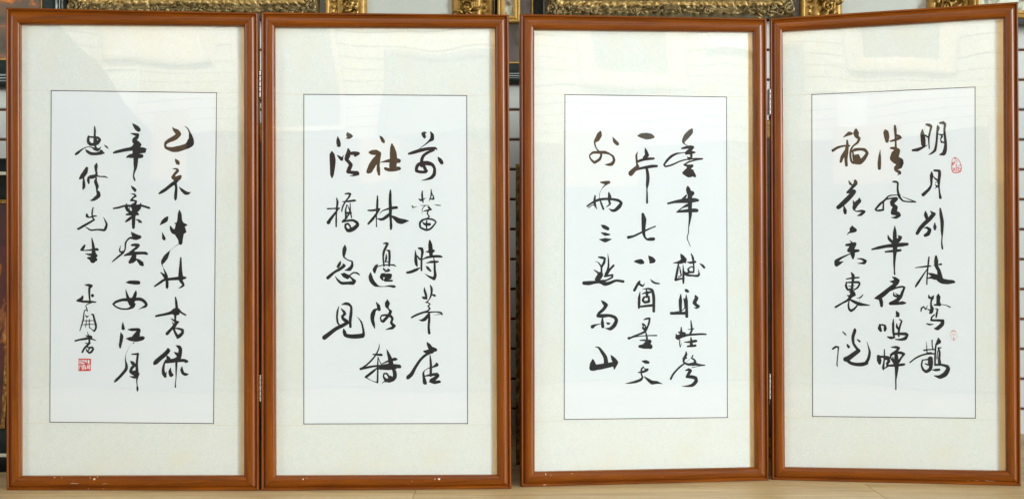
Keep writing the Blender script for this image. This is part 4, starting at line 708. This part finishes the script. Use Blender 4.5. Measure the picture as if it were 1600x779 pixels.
# ---------------- the side of the shop the glass mirrors ----------------
WALLP = plain('warm_white_slat_board', (.76, .69, .56), .6, .3, var=.04, vs=6)
slat_wall(-6.0, -6.4, 6.4, .03, 14, 33, 'cream slatted wall opposite the screens, mirrored in their glass', 1, WALLP)
DIV = plain('charcoal_counter', (.03, .03, .03), .5, .4)
dv = box('counter', -6.2, 6.2, -5.9, -5.45, 0, 1.06, DIV, bev=.01); tag(dv, 'charcoal display counter below the cream slatted wall', 'counter')
rg = box('darkener', -5.2, 5.2, -5.35, -2.2, .001, .009, plain('charcoal_darkener', (.045, .045, .045), .95, .1)); tag(rg, 'charcoal rug added over the floor to dim its reflection in the glass', 'darkener')  # dark sheet added to keep floor reflections off the ink
WHITE = plain('white_card', (.90, .89, .86), .6, .3, var=.02); BEIGE = plain('beige_mount_board', (.80, .66, .50), .6, .3, var=.04); GREYC = plain('grey_green_canvas', (.26, .28, .25), .7, .2, var=.1, vs=5)
def wall_pic(x0, x1, z0, z1, fw, matf, canvas, label):
    r = empty('hanging_picture', ((x0+x1)/2, -5.985, z0), label, 'picture', 'pictures on the opposite wall'); r.rotation_euler = (0, 0, math.pi)
    w2 = (x1-x0)/2
    O, I = mould('f', [(-w2, 0), (w2, z1-z0)], fw, [(0, -.01, 0), (0, .03, 0), (.3, .036, 0), (1, .028, 0), (1, .01, 0)], matf, r)
    slab('canvas', I, .012, .004, canvas, r)
wall_pic(-3.25, -2.36, 2.06, 2.75, .16, BEIGE, BEIGE, 'wide beige framed picture opposite the left panel')
wall_pic(-3.26, -2.97, 1.58, 2.00, .014, WHITE, WHITE, 'white poster opposite the left panel')
dk = mesh_obj('shade_board', [(x, y, z) for y in (-5.90, -5.93) for x, z in ((-5.2, 2.55), (-3.62, 2.36), (-3.27, 2.04), (-2.98, 1.64), (-2.84, 1.42), (-2.80, 1.06), (-5.2, 1.06))],
    [(0,1,2,3,4,5,6), (13,12,11,10,9,8,7)]+[(k, (k+1) % 7, 7+(k+1) % 7, 7+k) for k in range(7)], plain('grey_shade_board', (.09, .09, .085), .6, .3))
fix(dk); tag(dk, 'charcoal board added as the slanting shade on the wall opposite the left panel', 'board')  # dark board added in place of slanting shade on the wall
wall_pic(-2.2, -.84, 1.45, 2.55, .05, BEIGE, GREYC, 'large grey picture opposite the second panel, nearer its left')
wall_pic(-.50, .62, 1.40, 2.15, .05, GREYC, GREYC, 'large grey picture opposite the second panel, nearer its right')
wall_pic(2.10, 3.02, 1.88, 2.75, .16, BEIGE, GREYC, 'beige framed picture opposite the third panel')
wall_pic(3.20, 3.95, 2.26, 2.80, .014, WHITE, WHITE, 'white poster hung high opposite the third panel')
wall_pic(2.08, 2.34, 1.42, 1.72, .014, WHITE, WHITE, 'white card opposite the third panel')
wall_pic(.94, 1.72, 1.95, 2.75, .13, BEIGE, GREYC, 'beige framed picture opposite the right panel')
wall_pic(.82, 1.09, 1.50, 1.80, .014, WHITE, WHITE, 'white card opposite the right panel')
REFLECT_TAN = plain('tan_reflector', (.62, .37, .15), .5, .3, var=.08, vs=6)  # tan boards added so the glass lays a brown glare over the ink
for k, (x0, x1, z0, z1, lab) in enumerate(((-2.80, -2.52, 1.10, 1.56, 'tan reflector board added on the counter opposite the left panel'), (-.66, -.36, 1.10, 1.38, 'tan reflector board added on the counter opposite the second panel'),
        (1.95, 2.62, 1.10, 1.50, 'tan reflector board added on the counter opposite the third panel'), (.80, 1.36, 1.10, 1.49, 'tan reflector board added on the counter opposite the right panel'))):
    t = box('reflector_board', x0, x1, -5.84, -5.80, 1.061, z1, REFLECT_TAN, bev=.004); tag(t, lab, 'board', 'tan reflector boards added on the counter')
